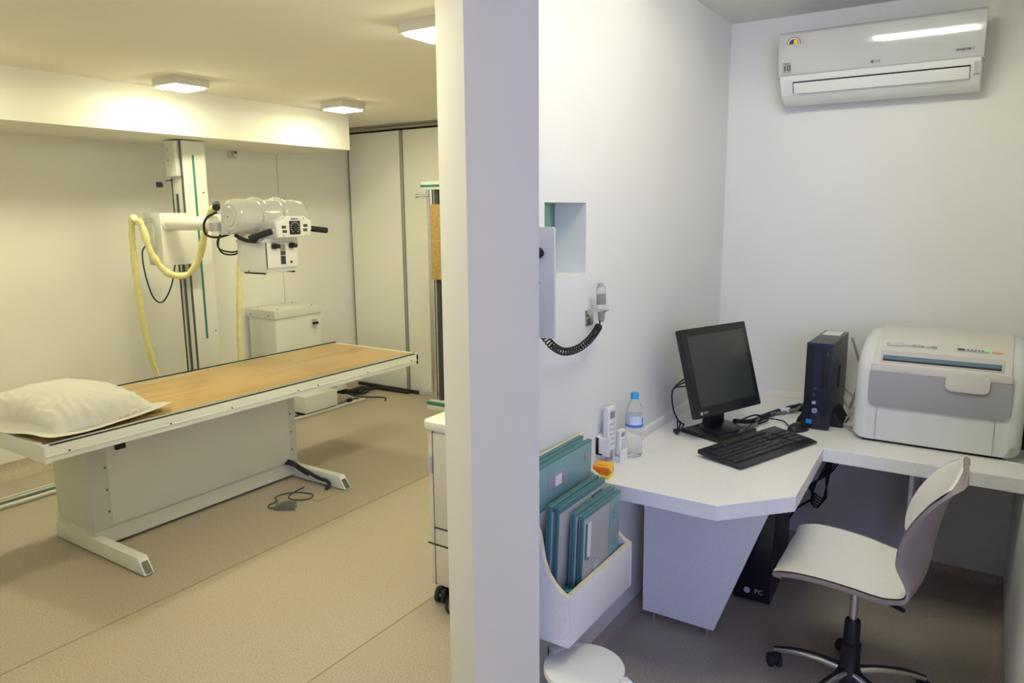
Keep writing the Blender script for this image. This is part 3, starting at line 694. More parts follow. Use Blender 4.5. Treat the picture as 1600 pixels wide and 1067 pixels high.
KEYM = {}
u = .0213
x0k = -KL/2+.014
rows = [
    (.084, [(0, 1), (2, 1), (3, 1), (4, 1), (5, 1), (6.5, 1), (7.5, 1), (8.5, 1), (9.5, 1), (11, 1), (12, 1), (13, 1), (14, 1), (15.5, 1), (16.5, 1), (17.5, 1)]),
    (.050, [(i, 1) for i in range(13)]+[(13, 2), (15.5, 1), (16.5, 1), (17.5, 1), (19, 1), (20, 1), (21, 1), (22, 1)]),
    (.0255, [(0, 1.5)]+[(1.5+i, 1) for i in range(12)]+[(13.5, 1.5), (15.5, 1), (16.5, 1), (17.5, 1), (19, 1), (20, 1), (21, 1), (22, 1)]),
    (.001, [(0, 1.75)]+[(1.75+i, 1) for i in range(11)]+[(12.75, 2.25), (19, 1), (20, 1), (21, 1), (22, 1)]),
    (-.0235, [(0, 2.25)]+[(2.25+i, 1) for i in range(10)]+[(12.25, 2.75), (16.5, 1), (19, 1), (20, 1), (21, 1), (22, 1)]),
    (-.048, [(0, 1.5), (1.5, 1), (2.5, 1.5), (4, 6), (10, 1.5), (11.5, 1), (12.5, 1), (13.5, 1.5), (15.5, 1), (16.5, 1), (17.5, 1), (19, 2), (21, 1), (22, 1)])]
for y, ks in rows:
    for a, wk in ks: key(x0k+(a+wk/2)*u, y-.008, wk*u, .0242)
# mouse
t = thing('mouse', 'black computer mouse behind the right end of the keyboard', 'mouse', (-.655, 3.275, ZD), R(60))
b = MB()
def mf(i, j):
    th = 2*PI*i; ph = j*PI/2
    x = .058*math.cos(th)*math.cos(ph)*(1 if math.cos(th) > 0 else .95); y = .033*math.sin(th)*math.cos(ph); z = .036*math.sin(ph)**.8 if j > 0 else 0
    return (x, y, z*(1-.25*max(0, x/.058))+.001)
b.grid(mf, 28, 10, black); b.build('body', t, angle=60)
b = MB(); b.cyl((.03, -.003, .029), (.03, .003, .029), .009, rubber); b.build('scroll_wheel', t)

# small desktop tower
t = thing('desktop_computer_tower', 'slim black computer tower standing upright on the desk beside the printer', 'computer', (-.595, 3.52, ZD), 0)
b = MB(); b.box(-.052, .052, -.18, .20, .008, .384, pcside, .003); b.box(-.04, .035, .06, .18, .3845, .3855, whitep, 0); b.build('case', t)
b = MB(); b.box(-.055, .055, -.192, -.178, .006, .386, pcfront, .004); f = b.build('front_cover', t)
for x0, x1, nk in ((-.050, -.022, 44), (.018, .050, 18)):
    b = MB()
    for k in range(nk):
        z = .045+.0075*k; b.box(x0, x1, -.1945, -.1915, z, z+.003, blackm, 0)
    b.build('grille', f)
b = MB(); b.box(.012, .046, -.196, -.191, .19, .365, black, .002); b.box(.030, .038, -.1975, -.1955, .33, .35, dgrey, .001); b.build('disc_drive', f)
b = MB(); b.box(-.018, -.004, -.1945, -.1925, .115, .128, lgrey, 0); b.box(-.018, -.008, -.1945, -.1925, .150, .162, dgrey, 0); b.box(-.018, -.004, -.1945, -.1925, .180, .19, dgrey, 0); b.builds('port', f)
b = MB(); b.cyl((-.006, -.1925, .086), (-.006, -.1955, .086), .0115, mat('badge_silver', (.55, .58, .65), .3, .5), n=32); bd = b.build('round_badge', f)
text('badge_letters', 'hp', .017, pcfront, bd, face_frame((-.006, -.1957, .087), (1, 0, 0), (0, 0, 1)), shear=.25, extrude=.0003)
b = MB(); b.box(-.040, -.016, -.1945, -.1925, .025, .045, bluechip, .001); b.build('blue_sticker', f)
for s in (-1, 1):
    b = MB(); b.prism([(s*.050, 0), (s*.098, 0), (s*.092, .020), (s*.070, .055), (s*.054, .07)], 'y', -.11, .06, blackm, .003); b.build('stand_foot', t)
b = MB(); b.box(.0515, .0545, -.02, .03, .16, .26, blackm, .001); b.build('side_vent', t)

# printer / imager
t = thing('film_printer', 'large cream and grey film printer on the desk under the air conditioner', 'printer', (-.155, 3.5, ZD))
W = dict(parent=t, world=True)
b = MB()
prof = [(3.275, ZD+.012), (3.262, ZD+.10), (3.258, .93), (3.262, 1.02), (3.275, 1.085), (3.32, 1.14), (3.40, 1.178), (3.50, 1.198), (3.60, 1.20), (3.72, 1.17), (3.78, 1.08), (3.79, .9), (3.78, ZD+.012)]
pw = mat('printer_white', (.73, .75, .71), .38, noise_amt=.01)
pc = mat('printer_cream', (.66, .64, .57), .42, noise_amt=.01)
# cheeks with a rounded outer edge
def cheek(sgn, xi, xo):
    def f(i, j):
        n = len(prof)-1; s = i*n; k = min(int(s), n-1); fr = s-k
        y = prof[k][0]*(1-fr)+prof[k+1][0]*fr; z = prof[k][1]*(1-fr)+prof[k+1][1]*fr
        cy, cz = 3.52, .97
        a = j*PI/2; infl = 1-math.cos(a)
        rr = .055
        dy, dz = y-cy, z-cz; L = math.hypot(dy, dz)
        q = max(0, (L-rr*(1-math.cos(a)))/L)
        if j >= .999: q = 0
        return (xi+(xo-xi)*min(1, math.sin(a)), cy+dy*q, cz+dz*q)
    b.grid(f, 48, 10, pw)
bb = b
cheek(-1, -.385, -.442); cheek(1, .100, .150)
b.prism(prof, 'x', -.386, .101, pw)
b.build('body', angle=50, **W)
b = MB()
top = [(3.250, 1.078), (3.258, 1.100), (3.285, 1.128), (3.302, 1.142), (3.40, 1.190), (3.50, 1.212), (3.62, 1.214), (3.62, 1.19), (3.3, 1.08)]
b.prism(top, 'x', -.378, .094, pc, .004); tp = b.build('top_cover', **W)
# frame of the slot: slanted ledge and the dark slot
sl = Vector((0, 3.302-3.258, 1.142-1.100)).normalized(); nl = Vector((0, -sl.z, sl.y))
SM = face_frame((-.142, 3.2820, 1.1250), (1, 0, 0), sl)
b = MB(); b.box(-.212, .212, -.026, .034, -.004, .003, lgrey if False else mat('slot_bezel', (.55, .53, .50), .4), .003, M=SM); b.build('slot_bezel', tp, world=True)
b = MB(); b.box(-.202, .202, -.020, .008, .002, .0045, blackm, .001, M=SM); b.box(-.200, .200, -.012, .006, .003, .0065, slotblue, .001, M=SM); b.build('film_slot', tp, world=True)
# label strip
SM2 = face_frame((-.142, 3.352, 1.1675), (1, 0, 0), (0, .9, .43))
b = MB(); b.prism(rrect(-.20, -.135, -.010, .010, .009), 'z', .0, .004, lgrey, M=SM2); b.box(-.135, -.02, -.007, .006, 0, .003, mat('strip_grey', (.50, .49, .45), .4), .001, M=SM2); b.build('name_plate', tp, world=True)
text('plate_letters', 'DRYPIX', .011, whitep, tp, SM2 @ Matrix.Translation((-.168, 0, .0042)), world=True)
text('plate_letters', 'Laser Imager', .009, dgrey, tp, SM2 @ Matrix.Translation((-.085, 0, .0035)), world=True)
b = MB(); b.box(-.04, -.018, -.005, .005, .0, .0038, mat('green_sticker', (.08, .38, .16), .5), .001, M=SM2); b.build('green_sticker', tp, world=True)
b = MB(); b.box(.050, .155, -.007, .007, 0, .003, mat('strip_grey', (.5, .49, .45)), .002, M=SM2); b.box(.053, .076, -.006, .006, .002, .0045, dgrey, .001, M=SM2)
for k in range(5): b.cyl((.088+.012*k, 0, .002), (.088+.012*k, 0, .0045), .003, dgrey, n=10, M=SM2)
b.builds('key_strip', tp, world=True)
b = MB(); b.cyl((.150, .001, .001), (.150, .001, .006), .0065, ledg, n=16, M=SM2); b.build('power_lamp', tp, world=True)
b = MB(); b.prism([(.184+.017*math.cos(a*PI/12), .009*math.sin(a*PI/12)) for a in range(24)], 'z', .0, .004, obut, .001, M=SM2); b.build('start_button', tp, world=True)
b = MB(); b.prism(rrect(-.386, .103, .925, 1.082, .030), 'y', 3.249, 3.262, mat('printer_grey', (.36, .36, .37), .42, noise_amt=.015, noise_scale=300), .003); b.build('front_door', **W)
b = MB(); b.box(-.382, .099, 3.246, 3.270, 1.070, 1.101, pc, .006)
b.prism(rrect(-.118, .030, 1.020, 1.098, .024), 'y', 3.238, 3.262, pc, .006); b.build('door_grip', **W)
b = MB(); b.box(-.352, -.350, 3.2575, 3.262, ZD+.02, .93, grey, 0); b.box(.056, .058, 3.2575, 3.262, ZD+.02, .93, grey, 0); b.builds('panel_seam', **W)
b = MB(); b.box(-.40, .11, 3.29, 3.76, ZD, ZD+.014, blackm, .002); b.build('base', **W)
b = MB()
b.tube([(-.44, 3.70, 1.05), (-.47, 3.72, .98), (-.50, 3.74, .85), (-.52, 3.75, .775)], .006, grey, 8)
b.tube([(-.53, 3.74, 1.12), (-.49, 3.75, 1.0), (-.46, 3.74, .93), (-.44, 3.72, .90)], .006, grey, 8)
b.tube([(-.54, 3.70, .88), (-.50, 3.66, .86), (-.46, 3.62, .83), (-.48, 3.56, .80), (-.51, 3.52, .775), (-.49, 3.45, .772), (-.45, 3.42, .775)], .004, lgrey, 8)
b.tube([(-.54, 3.68, .84), (-.50, 3.60, .79), (-.50, 3.46, .772), (-.47, 3.40, .772), (-.45, 3.37, .772)], .004, lgrey, 8)
tag(b.build('printer_cables'), 'thin grey cables looping between the small tower and the film printer', 'cable')
t = thing('sign_holder', 'small clear holder with a white card at the right end of the desk', 'sign', (.125, 3.27, ZD), R(-12))
b = MB(); b.box(-.03, .07, -.002, .002, .0, .055, acry, .001); b.build('holder', t)
b = MB(); b.prism(rrect(-.028, .07, -.035, .0, .006), 'z', .002, .004, whitep, M=Matrix.Rotation(R(35), 4, 'X')); cd = b.build('card', t)
text('card_letters', 'Bem-vindo', .012, grey, cd, Matrix.Rotation(R(35), 4, 'X') @ Matrix.Translation((-.022, -.013, .0042)), align='LEFT', shear=.3)

# ---------------------------------------------------------------- air conditioner
t = thing('air_conditioner', 'glossy white split air conditioner high on the back wall', 'air conditioner', (-.505, YB, 2.2))
W = dict(parent=t, world=True)
b = MB()
acp = [(3.849, 2.21), (3.849, 2.495), (3.80, 2.508), (3.66, 2.502), (3.640, 2.48), (3.628, 2.42), (3.625, 2.36), (3.628, 2.325), (3.640, 2.29), (3.665, 2.245), (3.70, 2.213), (3.76, 2.200)]
b.prism(acp, 'x', -.90, -.115, wplas, .006); b.build('body', **W)
b = MB()
def acy(z): return 3.612+.45*(z-2.493)**2
def acf(i, j):
    x = -.906+.797*i
    P = [(3.660, 2.510), (3.625, 2.506)]+[(acy(z_), z_) for z_ in (2.495, 2.47, 2.445, 2.42, 2.395, 2.37, 2.345, 2.322)]+[(3.634, 2.316)]
    s = j*(len(P)-1); k = min(int(s), len(P)-2); f = s-k
    return (x, P[k][0]*(1-f)+P[k+1][0]*f, P[k][1]*(1-f)+P[k+1][1]*f)
b.grid(acf, 2, 40, gloss)
b.box(-.906, -.902, 3.622, 3.80, 2.325, 2.50, gloss, .001); b.box(-.113, -.109, 3.622, 3.80, 2.325, 2.50, gloss, .001)
fp = b.build('front_panel', angle=60, **W)
b = MB(); n = face_frame((-.497, 3.6475, 2.266), (1, 0, 0), (0, -.42, .91))
b.box(-.345, .345, -.026, .026, -.006, .004, wplas, .002, M=n); b.box(-.346, .346, .024, .029, .001, .0052, blackm, 0, M=n); b.box(-.346, -.343, -.022, .026, .001, .0052, dgrey, 0, M=n); b.box(.343, .345, -.026, .026, .001, .0052, dgrey, 0, M=n)
b.box(-.33, .345, -.027, -.0255, .001, .0048, grey, 0, M=n)
b.build('air_flap', **W)
# stickers and letters
FMb = face_frame((0, 3.6148, 2.36), (1, 0, 0), (0, 0, 1))
def onfp(x, z, y=3.614, tilt=0): return face_frame((x, y, z), (1, 0, 0), (0, tilt, 1))
b = MB(); M = onfp(-.842, 2.452, 3.6118)
def halfring(r0, r1, a0, a1, m, zz):
    poly = [(r1*math.cos(R(a)), r1*math.sin(R(a))) for a in range(a0, a1+1, 10)]+[(r0*math.cos(R(a)), r0*math.sin(R(a))) for a in range(a1, a0-1, -10)]
    b.prism(poly, 'z', zz, zz+.0006, m, M=M)
halfring(.027, .030, 0, 180, maroon, .001); halfring(.022, .027, 0, 180, whitep, .0008); halfring(.0195, .022, 0, 180, maroon, .001); halfring(.004, .019, 90, 180, dgrey, .001); halfring(.002, .019, 0, 90, yink, .001)
b.build('energy_sticker', fp, world=True)
b = MB(); M = onfp(-.868, 2.352, 3.6185, -.12); b.box(-.018, .018, -.024, .024, .0, .001, mat('silver_sticker', (.38, .40, .37), .4), 0, M=M); sk = b.build('warranty_sticker', fp, world=True)
text('sticker_number', '10', .034, linkm, sk, M @ Matrix.Translation((0, -.002, .0014)), world=True, bold=.0006)
text('sticker_letters', 'INVERTER', .0055, linkm, sk, M @ Matrix.Translation((0, .018, .0014)), world=True)
b = MB(); M = onfp(-.515, 2.342, 3.6205, -.12); b.cyl((0, 0, 0), (0, 0, .0012), .0075, mat('logo_grey', (.16, .16, .16), .4), n=24, M=M); lg = b.build('round_logo', fp, world=True)
text('maker_letters', 'LG', .015, MATS['logo_grey'], fp, onfp(-.503, 2.342, 3.6205, -.12) @ Matrix.Translation((0, 0, .001)), world=True, align='LEFT', bold=.0004)
text('model_letters', 'INVERTER V', .012, dgrey, fp, onfp(-.175, 2.352, 3.6195, -.12) @ Matrix.Translation((0, 0, .001)), world=True, shear=.3, bold=.0003)
b = MB(); M = face_frame((-.128, 3.6385, 2.278), (1, 0, 0), (0, -.36, .93))
for k in range(7): b.box(-.011, .010-.003*(k % 3), .024-.007*k, .0265-.007*k, .0, .001, lgrey, 0, M=M)
b.box(-.012, .012, -.026, -.021, 0, .001, grey, 0, M=M); b.build('display_marks', **W)
b = MB(); b.cyl((0, 0, 0), (0, -.003, 0), .012, paint, n=24); o = b.build('wall_plug'); o.location = (-.793, YB, 1.498); tag(o, 'small round painted plug on the back wall', 'wall plug')

# ---------------------------------------------------------------- wall items
t = thing('hand_switch', 'grey hand switch with clear barrel hung in a small wall bracket', 'switch', (XN, 2.345, 1.36))
W = dict(parent=t, world=True)
HM = face_frame((-1.155, 2.34, 1.385), (.1, .96, 0), (0, .20, 1))
b = MB()
hg = mat('switch_grey', (.42, .40, .33), .45, noise_amt=.03)
b.lathe([(.008, -.055), (.011, -.050), (.014, -.02), (.014, -.015), (0, -.015)], hg, n=20, M=HM @ Matrix.Rotation(R(-90), 4, 'X') if False else HM @ Matrix(((1, 0, 0, 0), (0, 0, 1, 0), (0, -1, 0, 0), (0, 0, 0, 1))))
SW = HM @ Matrix(((1, 0, 0, 0), (0, 0, 1, 0), (0, -1, 0, 0), (0, 0, 0, 1)))
b.cyl((0, 0, .008), (0, 0, .045), .0145, hg, n=20, M=SW); b.cyl((0, 0, .068), (0, 0, .085), .012, lgrey, n=20, bev=.002, M=SW); b.builds('grip', **W)
b = MB(); b.cyl((0, 0, -.02), (0, 0, .07), .0175, acry, n=20, bev=.003, M=SW); b.build('clear_barrel', **W)
b = MB(); b.box(XN, XN+.004, 2.30, 2.36, 1.315, 1.375, chrome, .002); b.box(XN, XN+.065, 2.305, 2.36, 1.370, 1.375, chrome, .001)
for z in (1.335, 1.352): b.cyl((XN+.004, 2.315, z), (XN+.007, 2.315, z), .004, darkmetal, n=10)
b.build('bracket', **W)
# coiled cord
path = spline([Vector(p) for p in ((-1.150, 2.312, 1.318), (-1.150, 2.285, 1.300), (-1.150, 2.23, 1.277), (-1.150, 2.15, 1.262), (-1.150, 2.06, 1.268), (-1.150, 1.985, 1.30), (-1.152, 1.93, 1.345))], 60)
pts = []; turns = 30
for i, p in enumerate(path):
    f = i/(len(path)-1)
    tdir = (path[min(i+1, len(path)-1)]-path[max(i-1, 0)]).normalized(); nn = Vector((1, 0, 0)); bn = tdir.cross(nn)
    a = f*turns*2*PI; pts.append(p+(nn*math.cos(a)+bn*math.sin(a))*.0115)
b = MB(); b.tube(pts, .0026, rubber, 6, 1); b.tube([(-1.155, 2.328, 1.335), (-1.150, 2.32, 1.325), (-1.150, 2.312, 1.318)], .003, rubber, 8); b.build('coiled_cord', **W)

t = thing('exposure_control_panel', 'flat grey wall control panel with a black knob beside the small opening', 'control panel', (-1.15, 1.92, 1.335))
W = dict(parent=t, world=True)
cg = mat('control_grey', (.60, .60, .60), .5, noise_amt=.01)
b = MB(); b.prism(rrect(-1.199, -1.095, 1.338, 1.674, .008), 'y', 1.900, 1.910, cg, .002); b.build('plate', **W)
b = MB(); b.cyl((-1.146, 1.901, 1.597), (-1.146, 1.880, 1.597), .016, blackm, bev=.003); b.build('knob', **W)
b = MB(); b.cyl((-1.150, 1.901, 1.508), (-1.150, 1.897, 1.508), .005, dgrey, n=12); b.build('screw', **W)

# ---------------------------------------------------------------- cassette holder
t = thing('cassette_holder', 'white wall-mounted holder box with curved sides full of cassettes', 'holder', (-1.09, 2.04, .40))
W = dict(parent=t, world=True)
HX0, HX1, HY0, HY1, HZ = XN+.013, -.984, 1.80, 2.262, .402
b = MB(); b.box(HX0, HX0+.018, HY0, HY1, HZ, .935, lam, .001); b.box(HX0, HX0+.018, HY0, HY1, .935, .9375, edgewood, 0); b.build('back_board', **W)
def side(y0):
    pts_ = [(HX0+.018, HZ), (HX1, HZ), (HX1, .565)]
    cv = [(-.990, .567), (-1.010, .575), (-1.035, .595), (-1.058, .625), (-1.074, .665), (-1.082, .71), (-1.090, .75), (-1.108, .785), (-1.135, .803), (-1.168, .806)]
    return pts_+cv
for y0 in (HY0, HY1-.018):
    b = MB(); b.prism(side(y0), 'y', y0, y0+.018, lam)
    cv = side(y0)[2:]
    for (u0, v0), (u1, v1) in zip(cv, cv[1:]):
        d = Vector((u1-u0, v1-v0)); nn = Vector((d.y, -d.x)).normalized()*.0012
        if nn.y < 0: nn = -nn
        b.prism([(u0, v0), (u1, v1), (u1+nn.x, v1+nn.y), (u0+nn.x, v0+nn.y)], 'y', y0+.0005, y0+.0175, edgewood)
    b.build('side_panel', **W)
b = MB(); b.box(HX1-.018, HX1, HY0+.018, HY1-.018, HZ, .565, lam, .0005); b.box(HX1-.0175, HX1-.0005, HY0+.018, HY1-.018, .565, .5665, edgewood, 0)
b.build('front_board', **W)
b = MB(); b.box(HX0+.018, HX1-.018, HY0+.018, HY1-.018, HZ, HZ+.018, lam, .0005); b.build('bottom_board', **W)

def cassette(loc, Wd, Ht, T, lean, label, kind, face, back=False, name='imaging_cassette'):
    """local: x thickness (front at +x), y width, z height"""
    t = thing(name, label, 'cassette', loc, 0, 'imaging cassettes in the wall holder')
    t.rotation_euler = (0, R(lean), 0)
    b = MB(); b.box(0, T*.46, -Wd/2, Wd/2, 0, Ht, teal, .003); b.build('rear_shell', t)
    b = MB(); b.box(T*.5, T, -Wd/2, Wd/2, 0, Ht, teal, .003); fs = b.build('front_shell', t)
    if kind == 'big':
        b = MB(); b.box(T-.001, T+.0012, -Wd/2+.004, Wd/2-.004, .004, Ht-.15, casg, .0005); b.build('face_plate', t)
        b = MB(); b.box(T-.001, T+.0012, -Wd/2+.004, Wd/2-.004, Ht-.146, Ht-.006, tealpale, .0005); b.build('head_plate', t)
        b = MB(); b.prism([(y, z) for y, z in rrect(-.10, .03, Ht-.095, Ht-.045, .024)], 'x', T, T+.0025, grey, .0005); p_ = b.build('label_window', t)
        b = MB(); b.box(T+.002, T+.0035, -.052, -.012, Ht-.090, Ht-.055, whitep, 0); b.build('window_card', p_)
        b = MB(); b.cyl((T, .17, Ht-.05), (T+.003, .17, Ht-.05), .020, grey, n=24); b.cyl((T, .165, Ht-.175), (T+.003, .165, Ht-.175), .012, lgrey, n=20); b.builds('latch', t)
    elif kind == 'mid':
        b = MB(); b.box(T-.001, T+.0012, -Wd/2+.006, Wd/2-.006, .004, Ht-.02, casg, .0005); b.build('face_plate', t)
        b = MB(); b.prism([(.06, Ht-.055), (.135, Ht-.055), (.135, Ht-.030), (.06, Ht-.030)], 'x', T, T+.002, teal); b.box(T, T+.002, .06, .07, Ht-.10, Ht-.055, teal, .001); lb = b.build('size_label', t)
        text('size_letters', '24x30', .016, whitep, lb, face_frame((T+.0021, .098, Ht-.043), (0, 1, 0), (0, 0, 1)))
        b = MB(); b.cyl((T, .0, Ht-.12), (T+.003, .0, Ht-.12), .028, grey, n=28); b.cyl((T+.002, .0, Ht-.12), (T+.0045, .0, Ht-.12), .023, casg, n=28); b.cyl((T, -.04, .06), (T+.003, -.04, .06), .015, lgrey, n=20); b.builds('latch', t)
    else:
        b = MB(); b.box(T-.001, T+.0012, -Wd/2+.006, Wd/2-.085, .004, Ht-.012, casg, .0005); b.build('face_plate', t)
        b = MB(); b.box(T-.001, T+.0012, Wd/2-.082, Wd/2-.004, .004, Ht-.008, tealpale, .0005); b.prism(rrect(Wd/2-.064, Wd/2-.030, Ht-.17, Ht-.09, .016), 'x', T, T+.0025, grey, .0005); b.build('head_plate', t)
        b = MB(); b.box(T, T+.0016, -Wd/2+.03, -Wd/2+.055, Ht-.15, Ht-.03, whitep, 0); b.box(T, T+.0018, -Wd/2+.016, -Wd/2+.030, Ht-.15, Ht-.03, teal, 0); b.box(T, T+.0018, -Wd/2+.03, -Wd/2+.045, Ht-.158, Ht-.148, teal, 0); b.build('size_label', t)
        b = MB(); b.cyl((T, Wd/2-.045, Ht-.05), (T+.003, Wd/2-.045, Ht-.05), .017, grey, n=24); b.cyl((T, -.04, Ht-.20), (T+.003, -.04, Ht-.20), .026, grey, n=28); b.cyl((T+.002, -.04, Ht-.20), (T+.0045, -.04, Ht-.20), .021, casg, n=28); b.builds('latch', t)
    return t
zb = HZ+.019
cassette((-1.1675, 1.998, zb), .41, .525, .018, 0, 'largest teal cassette at the very back of the wall holder, only its top edge showing', 'big', 0)
cassette((-1.148, 1.998, zb), .41, .518, .018, 1.6, 'large teal and grey cassette with a display window, front one of the two largest', 'big', 0)
cassette((-1.108, 2.015, zb), .33, .402, .018, 2.2, 'medium teal cassette sandwiched right behind the other medium one', 'mid', 0)
cassette((-1.088, 2.025, zb), .325, .395, .018, 2.2, 'medium teal and grey cassette with a round latch in its upper face', 'mid', 0)
cassette((-1.057, 2.055, zb), .28, .365, .018, 2.2, 'small teal cassette wedged between the medium ones and the frontmost one', 'small', 0)
cassette((-1.032, 2.065, zb), .275, .355, .018, 1.8, 'smallest frontmost cassette with a white paper strip and grey face', 'small', 0)
t = thing('teal_bottle', 'small dark teal plastic bottle in the front corner of the wall holder', 'bottle', (-1.022, 1.855, zb))
b = MB(); b.lathe([(.0, 0), (.016, .0), (.017, .004), (.017, .10), (.014, .112), (0, .112)], mat('dark_teal', (.01, .16, .15), .3, noise_amt=.05)); b.build('body', t)
b = MB(); b.lathe([(.0155, .108), (.0155, .142), (.012, .144), (.012, .138), (0, .138)], MATS['dark_teal'], n=24); b.build('cap', t)

# trash can
t = thing('pedal_bin', 'blue bin with a flat white lid under the wall holder', 'bin', (-.945, 1.83, 0), R(-30))
b = MB(); b.lathe([(.0, .0), (.095, .0), (.10, .01), (.118, .32), (.120, .325), (.114, .325), (.095, .02), (0, .02)], blue, n=40); b.build('bucket', t)
b = MB(); b.lathe([(.120, .318), (.124, .322), (.1255, .335), (.123, .340), (.10, .345), (0, .348)], wplas, n=56); b.build('lid', t)
b = MB(); b.box(-.135, -.095, -.05, .05, .30, .346, wplas, .006); b.box(-.150, -.125, -.045, .045, .26, .335, blackm, .004); b.cyl((-.137, -.048, .32), (-.137, -.052, .32), .004, chrome, n=10); b.build('hinge', t)
b = MB(); b.box(.085, .13, .04, .10, .27, .335, blue, .01); b.box(.10, .137, .052, .088, .325, .342, wplas, .006); b.build('lid_tab', t)

# remotes, bottle, gift
def remote(loc, wd, ht, th, label, rz=0):
    t = thing('remote_control', label, 'remote control', loc, rz, 'white remote controls on the wall')
    b = MB(); b.box(0, th, -wd/2, wd/2, 0, ht, wplas, .006); b.build('body', t)
    b = MB(); b.box(th-.001, th+.001, -wd*.28, wd*.28, ht*.74, ht*.90, plexig, .001); b.build('display', t)
    b = MB()
    for i in range(3):
        for j in range(5): b.prism(rrect(-wd*.30+i*wd*.22, -wd*.30+i*wd*.22+wd*.15, ht*.12+j*ht*.115, ht*.12+j*ht*.115+ht*.05, .002, 2), 'x', th-.001, th+.0012, lgrey)
    b.builds('button', t)
    return t
remote((-1.176, 2.445, .825), .056, .168, .024, 'larger white remote control upright in its wall cradle, left of the bottle', R(-8))
t = thing('remote_cradle', 'white cradle on the wall holding the larger remote control', 'cradle', (XN, 2.44, .81))
b = MB(); b.box(0, .032, -.045, .043, 0, .012, wplas, .003); b.box(0, .018, -.045, .043, 0, .075, wplas, .003); b.box(0, .06, -.045, -.038, 0, .072, wplas, .003); b.box(0, .035, .036, .043, 0, .07, wplas, .003); b.build('cradle_body', t)
remote((-1.156, 2.508, .79), .044, .10, .02, 'smaller white remote control in front of the water bottle', R(-8))
t = thing('remote_cradle', 'white cradle standing on the desk under the smaller remote control', 'cradle', (-1.165, 2.508, ZD), R(-8))
b = MB(); b.box(0, .030, -.026, .026, 0, .022, wplas, .003); b.box(0, .006, -.026, .026, 0, .10, wplas, .002); b.box(.030, .036, -.026, .026, 0, .05, wplas, .002); b.build('cradle_body', t)
t = thing('water_bottle', 'clear plastic water bottle with a blue cap on the desk by the wall', 'bottle', (-1.128, 2.59, ZD))
b = MB(); rr_ = .034
b.lathe([(0, .004), (.02, .0), (.030, .003), (rr_, .012), (rr_-.002, .03), (rr_, .04), (rr_-.002, .055), (rr_, .07), (rr_-.002, .085), (rr_, .10), (rr_, .16), (rr_-.002, .18), (.026, .205), (.016, .225), (.012, .235), (.012, .24), (0, .24)], pet, n=40); b.build('body', t)
b = MB()
b.lathe([(rr_+.0005, .122), (rr_+.0008, .123), (rr_+.0008, .166), (rr_+.0005, .167)], palelabel, n=40); b.lathe([(rr_+.001, .122), (rr_+.0012, .1225), (rr_+.0012, .132), (rr_+.001, .133)], bluelabel, n=40)
b.prism([(rr_+.0014-.004, -.010), (rr_+.0014-.001, -.006), (rr_+.0014, 0), (rr_+.0014-.001, .006), (rr_+.0014-.004, .010)], 'z', .135, .158, bluelabel)
b.build('label', t)
b = MB(); b.lathe([(.0155, .232), (.0155, .253), (.014, .256), (0, .256)], bluecap, n=28); b.build('cap', t)
t = thing('gift_box', 'tiny orange and yellow paper gift box at the desk edge', 'box', (-1.125, 2.315, ZD), R(8))
b = MB(); b.box(-.029, .029, -.029, .029, 0, .022, yellp, .001); b.box(-.030, .030, -.030, .030, .016, .042, orange, .001); b.build('box_body', t)
b = MB(); b.box(-.031, .031, -.031, .031, .040, .047, orangel, .001); b.prism([(-.031, .047), (.031, .047), (.026, .038), (.018, .03), (.010, .024), (.0, .020), (-.01, .026), (-.02, .034), (-.028, .04)], 'x', .0302, .0315, yellp); b.build('lid', t)
b = MB()
for k in range(5):
    a = 2*PI*k/5; b.prism([(.012*math.cos(a)+.011*math.cos(q*PI/6), .012*math.sin(a)+.011*math.sin(q*PI/6)) for q in range(12)], 'z', .047+.0004*k, .050+.0004*k, orangel)
b.build('paper_flower', t)

# ================================================================== CHAIR
t = thing('swivel_chair', 'cream and taupe shell swivel chair with chrome star base at the desk', 'chair', (-.305, 2.65, 0), R(181))
# local: +x is forward (towards the desk), y width
prof = [(.245, .478), (.225, .490), (.17, .502), (.09, .502), (.0, .494), (-.07, .482), (-.12, .478), (-.165, .492), (-.195, .53), (-.208, .59), (-.215, .66), (-.228, .74), (-.248, .82), (-.272, .90), (-.285, .935)]
widths = [.225, .233, .238, .235, .230, .222, .212, .200, .190, .188, .190, .190, .186, .165, .095]
SGN = -1
SP = spline([Vector((p[0], wd_, p[1])) for p, wd_ in zip(prof, widths)], 5)
def shellpt(i, j, off=0, inset=0):
    s = i*(len(SP)-1); k = min(int(s), len(SP)-2); f = s-k; p = SP[k]*(1-f)+SP[k+1]*f
    tg = SP[min(k+1, len(SP)-1)]-SP[max(k-1, 0)]; tg = Vector((tg.x, 0, tg.z)).normalized(); nn = Vector((tg.z, 0, -tg.x))*-1
    nn = Vector((-tg.z, 0, tg.x)); nn = nn if True else nn
    v = (j*2-1)
    y = v*(p.y-inset)
    q = abs(v)**2.4
    back = min(1, max(0, (i-.45)/.2)); seat = 1-back
    side_up = .018*q*seat
    fwd = q*back*(.085*math.sin(PI*min(1, max(0, (i-.45)/.50)))-.004*max(0, (i-.8)/.2))
    # front lip droops, corners rounded by pulling back
    rx = -.030*abs(v)**6 if i < .04 else 0
    P = Vector((p.x+fwd+rx, y, p.z+side_up-.045*abs(v)**3*max(0, (i-.86)/.14)))
    return P - nn*off*SGN
def sheet(b, off, inset, m, i0=0, i1=1, nu=70, nv=20):
    b.grid(lambda i, j: shellpt(i0+(i1-i0)*i, j, off, inset), nu, nv, m)
b = MB()
nu, nv = 70, 20
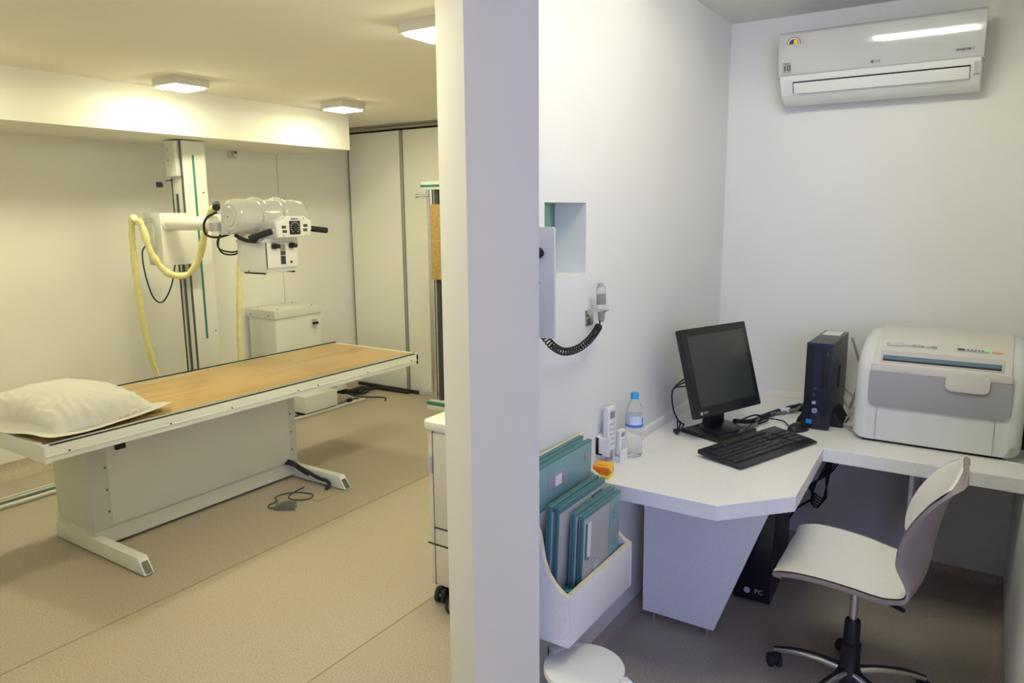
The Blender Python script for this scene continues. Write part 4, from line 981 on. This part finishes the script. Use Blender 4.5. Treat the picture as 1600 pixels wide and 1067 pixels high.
bm = bmesh.new(); A = [[bm.verts.new(shellpt(i/nu, j/nv, 0)) for j in range(nv+1)] for i in range(nu+1)]; B_ = [[bm.verts.new(shellpt(i/nu, j/nv, .012)) for j in range(nv+1)] for i in range(nu+1)]
for i in range(nu):
    for j in range(nv):
        bm.faces.new((A[i][j], A[i+1][j], A[i+1][j+1], A[i][j+1])); bm.faces.new((B_[i][j], B_[i][j+1], B_[i+1][j+1], B_[i+1][j]))
for i in range(nu):
    bm.faces.new((A[i][0], B_[i][0], B_[i+1][0], A[i+1][0])); bm.faces.new((A[i][nv], A[i+1][nv], B_[i+1][nv], B_[i][nv]))
for j in range(nv):
    bm.faces.new((A[0][j], A[0][j+1], B_[0][j+1], B_[0][j])); bm.faces.new((A[nu][j], B_[nu][j], B_[nu][j+1], A[nu][j+1]))
b.add(bm, taupe); b.build('shell', t, angle=60)
b = MB(); sheet(b, -.003, .015, shell, .018, .978)
b.build('seat_pad', t, angle=80)
b = MB(); b.box(-.13, .16, -.07, .07, .445, .478, blackm, .008); b.box(.10, .19, -.10, .10, .455, .475, blackm, .006); b.cyl((-.03, 0, .40), (-.03, 0, .45), .035, blackm); b.cyl((0.02, .05, .452), (-.16, .16, .450), .007, blackm, n=10); b.build('tilt_mechanism', t)
b = MB(); b.cyl((0, 0, .28), (0, 0, .45), .0135, chrome, n=24); b.build('gas_lift', t)
b = MB(); b.lathe([(.0, .04), (.036, .045), (.046, .07), (.046, .085), (.034, .11), (.033, .19), (.034, .20), (.028, .205), (.026, .285), (.024, .290), (.0, .290)], black, n=32); b.build('column_sleeve', t)
for k in range(5):
    a = R(174-181+72*k)
    ca, sa = math.cos(a), math.sin(a)
    def pt(r, z): return (r*ca, r*sa, z)
    b = MB(); b.tube([pt(.035, .092), pt(.10, .095), (*pt(.19, .088)[:2], .086), pt(.265, .066)], .015, chrome, 12, 6, rf=lambda f: .0175-.006*f)
    b.tube([pt(.035, .104), pt(.10, .107), pt(.19, .098), pt(.268, .074)], .009, black, 8, 6, rf=lambda f: .009-.003*f)
    lg_ = b.build('base_leg', t)
    b = MB(); caster(b, .265*ca, .265*sa, 0, .026, a+.7); b.build('caster', lg_)

# stool standing at the right frame edge
t = thing('stool', 'round cream topped stool with a black rim, cut off at the lower right corner', 'stool', (.345, 1.86, 0))
b = MB(); b.lathe([(0, .655), (.16, .655), (.195, .665), (.20, .69), (.195, .703), (0, .703)], blackm, n=56); b.build('rim', t)
b = MB(); b.lathe([(0, .70), (.185, .70), (.188, .712), (.175, .722), (0, .726)], shell, n=56); b.build('seat', t)
b = MB(); b.cyl((0, 0, .03), (0, 0, .66), .025, chrome); b.build('post', t)
b = MB(); b.lathe([(0, 0), (.17, 0), (.17, .012), (.03, .035), (0, .035)], chrome, n=40); b.build('foot_plate', t)
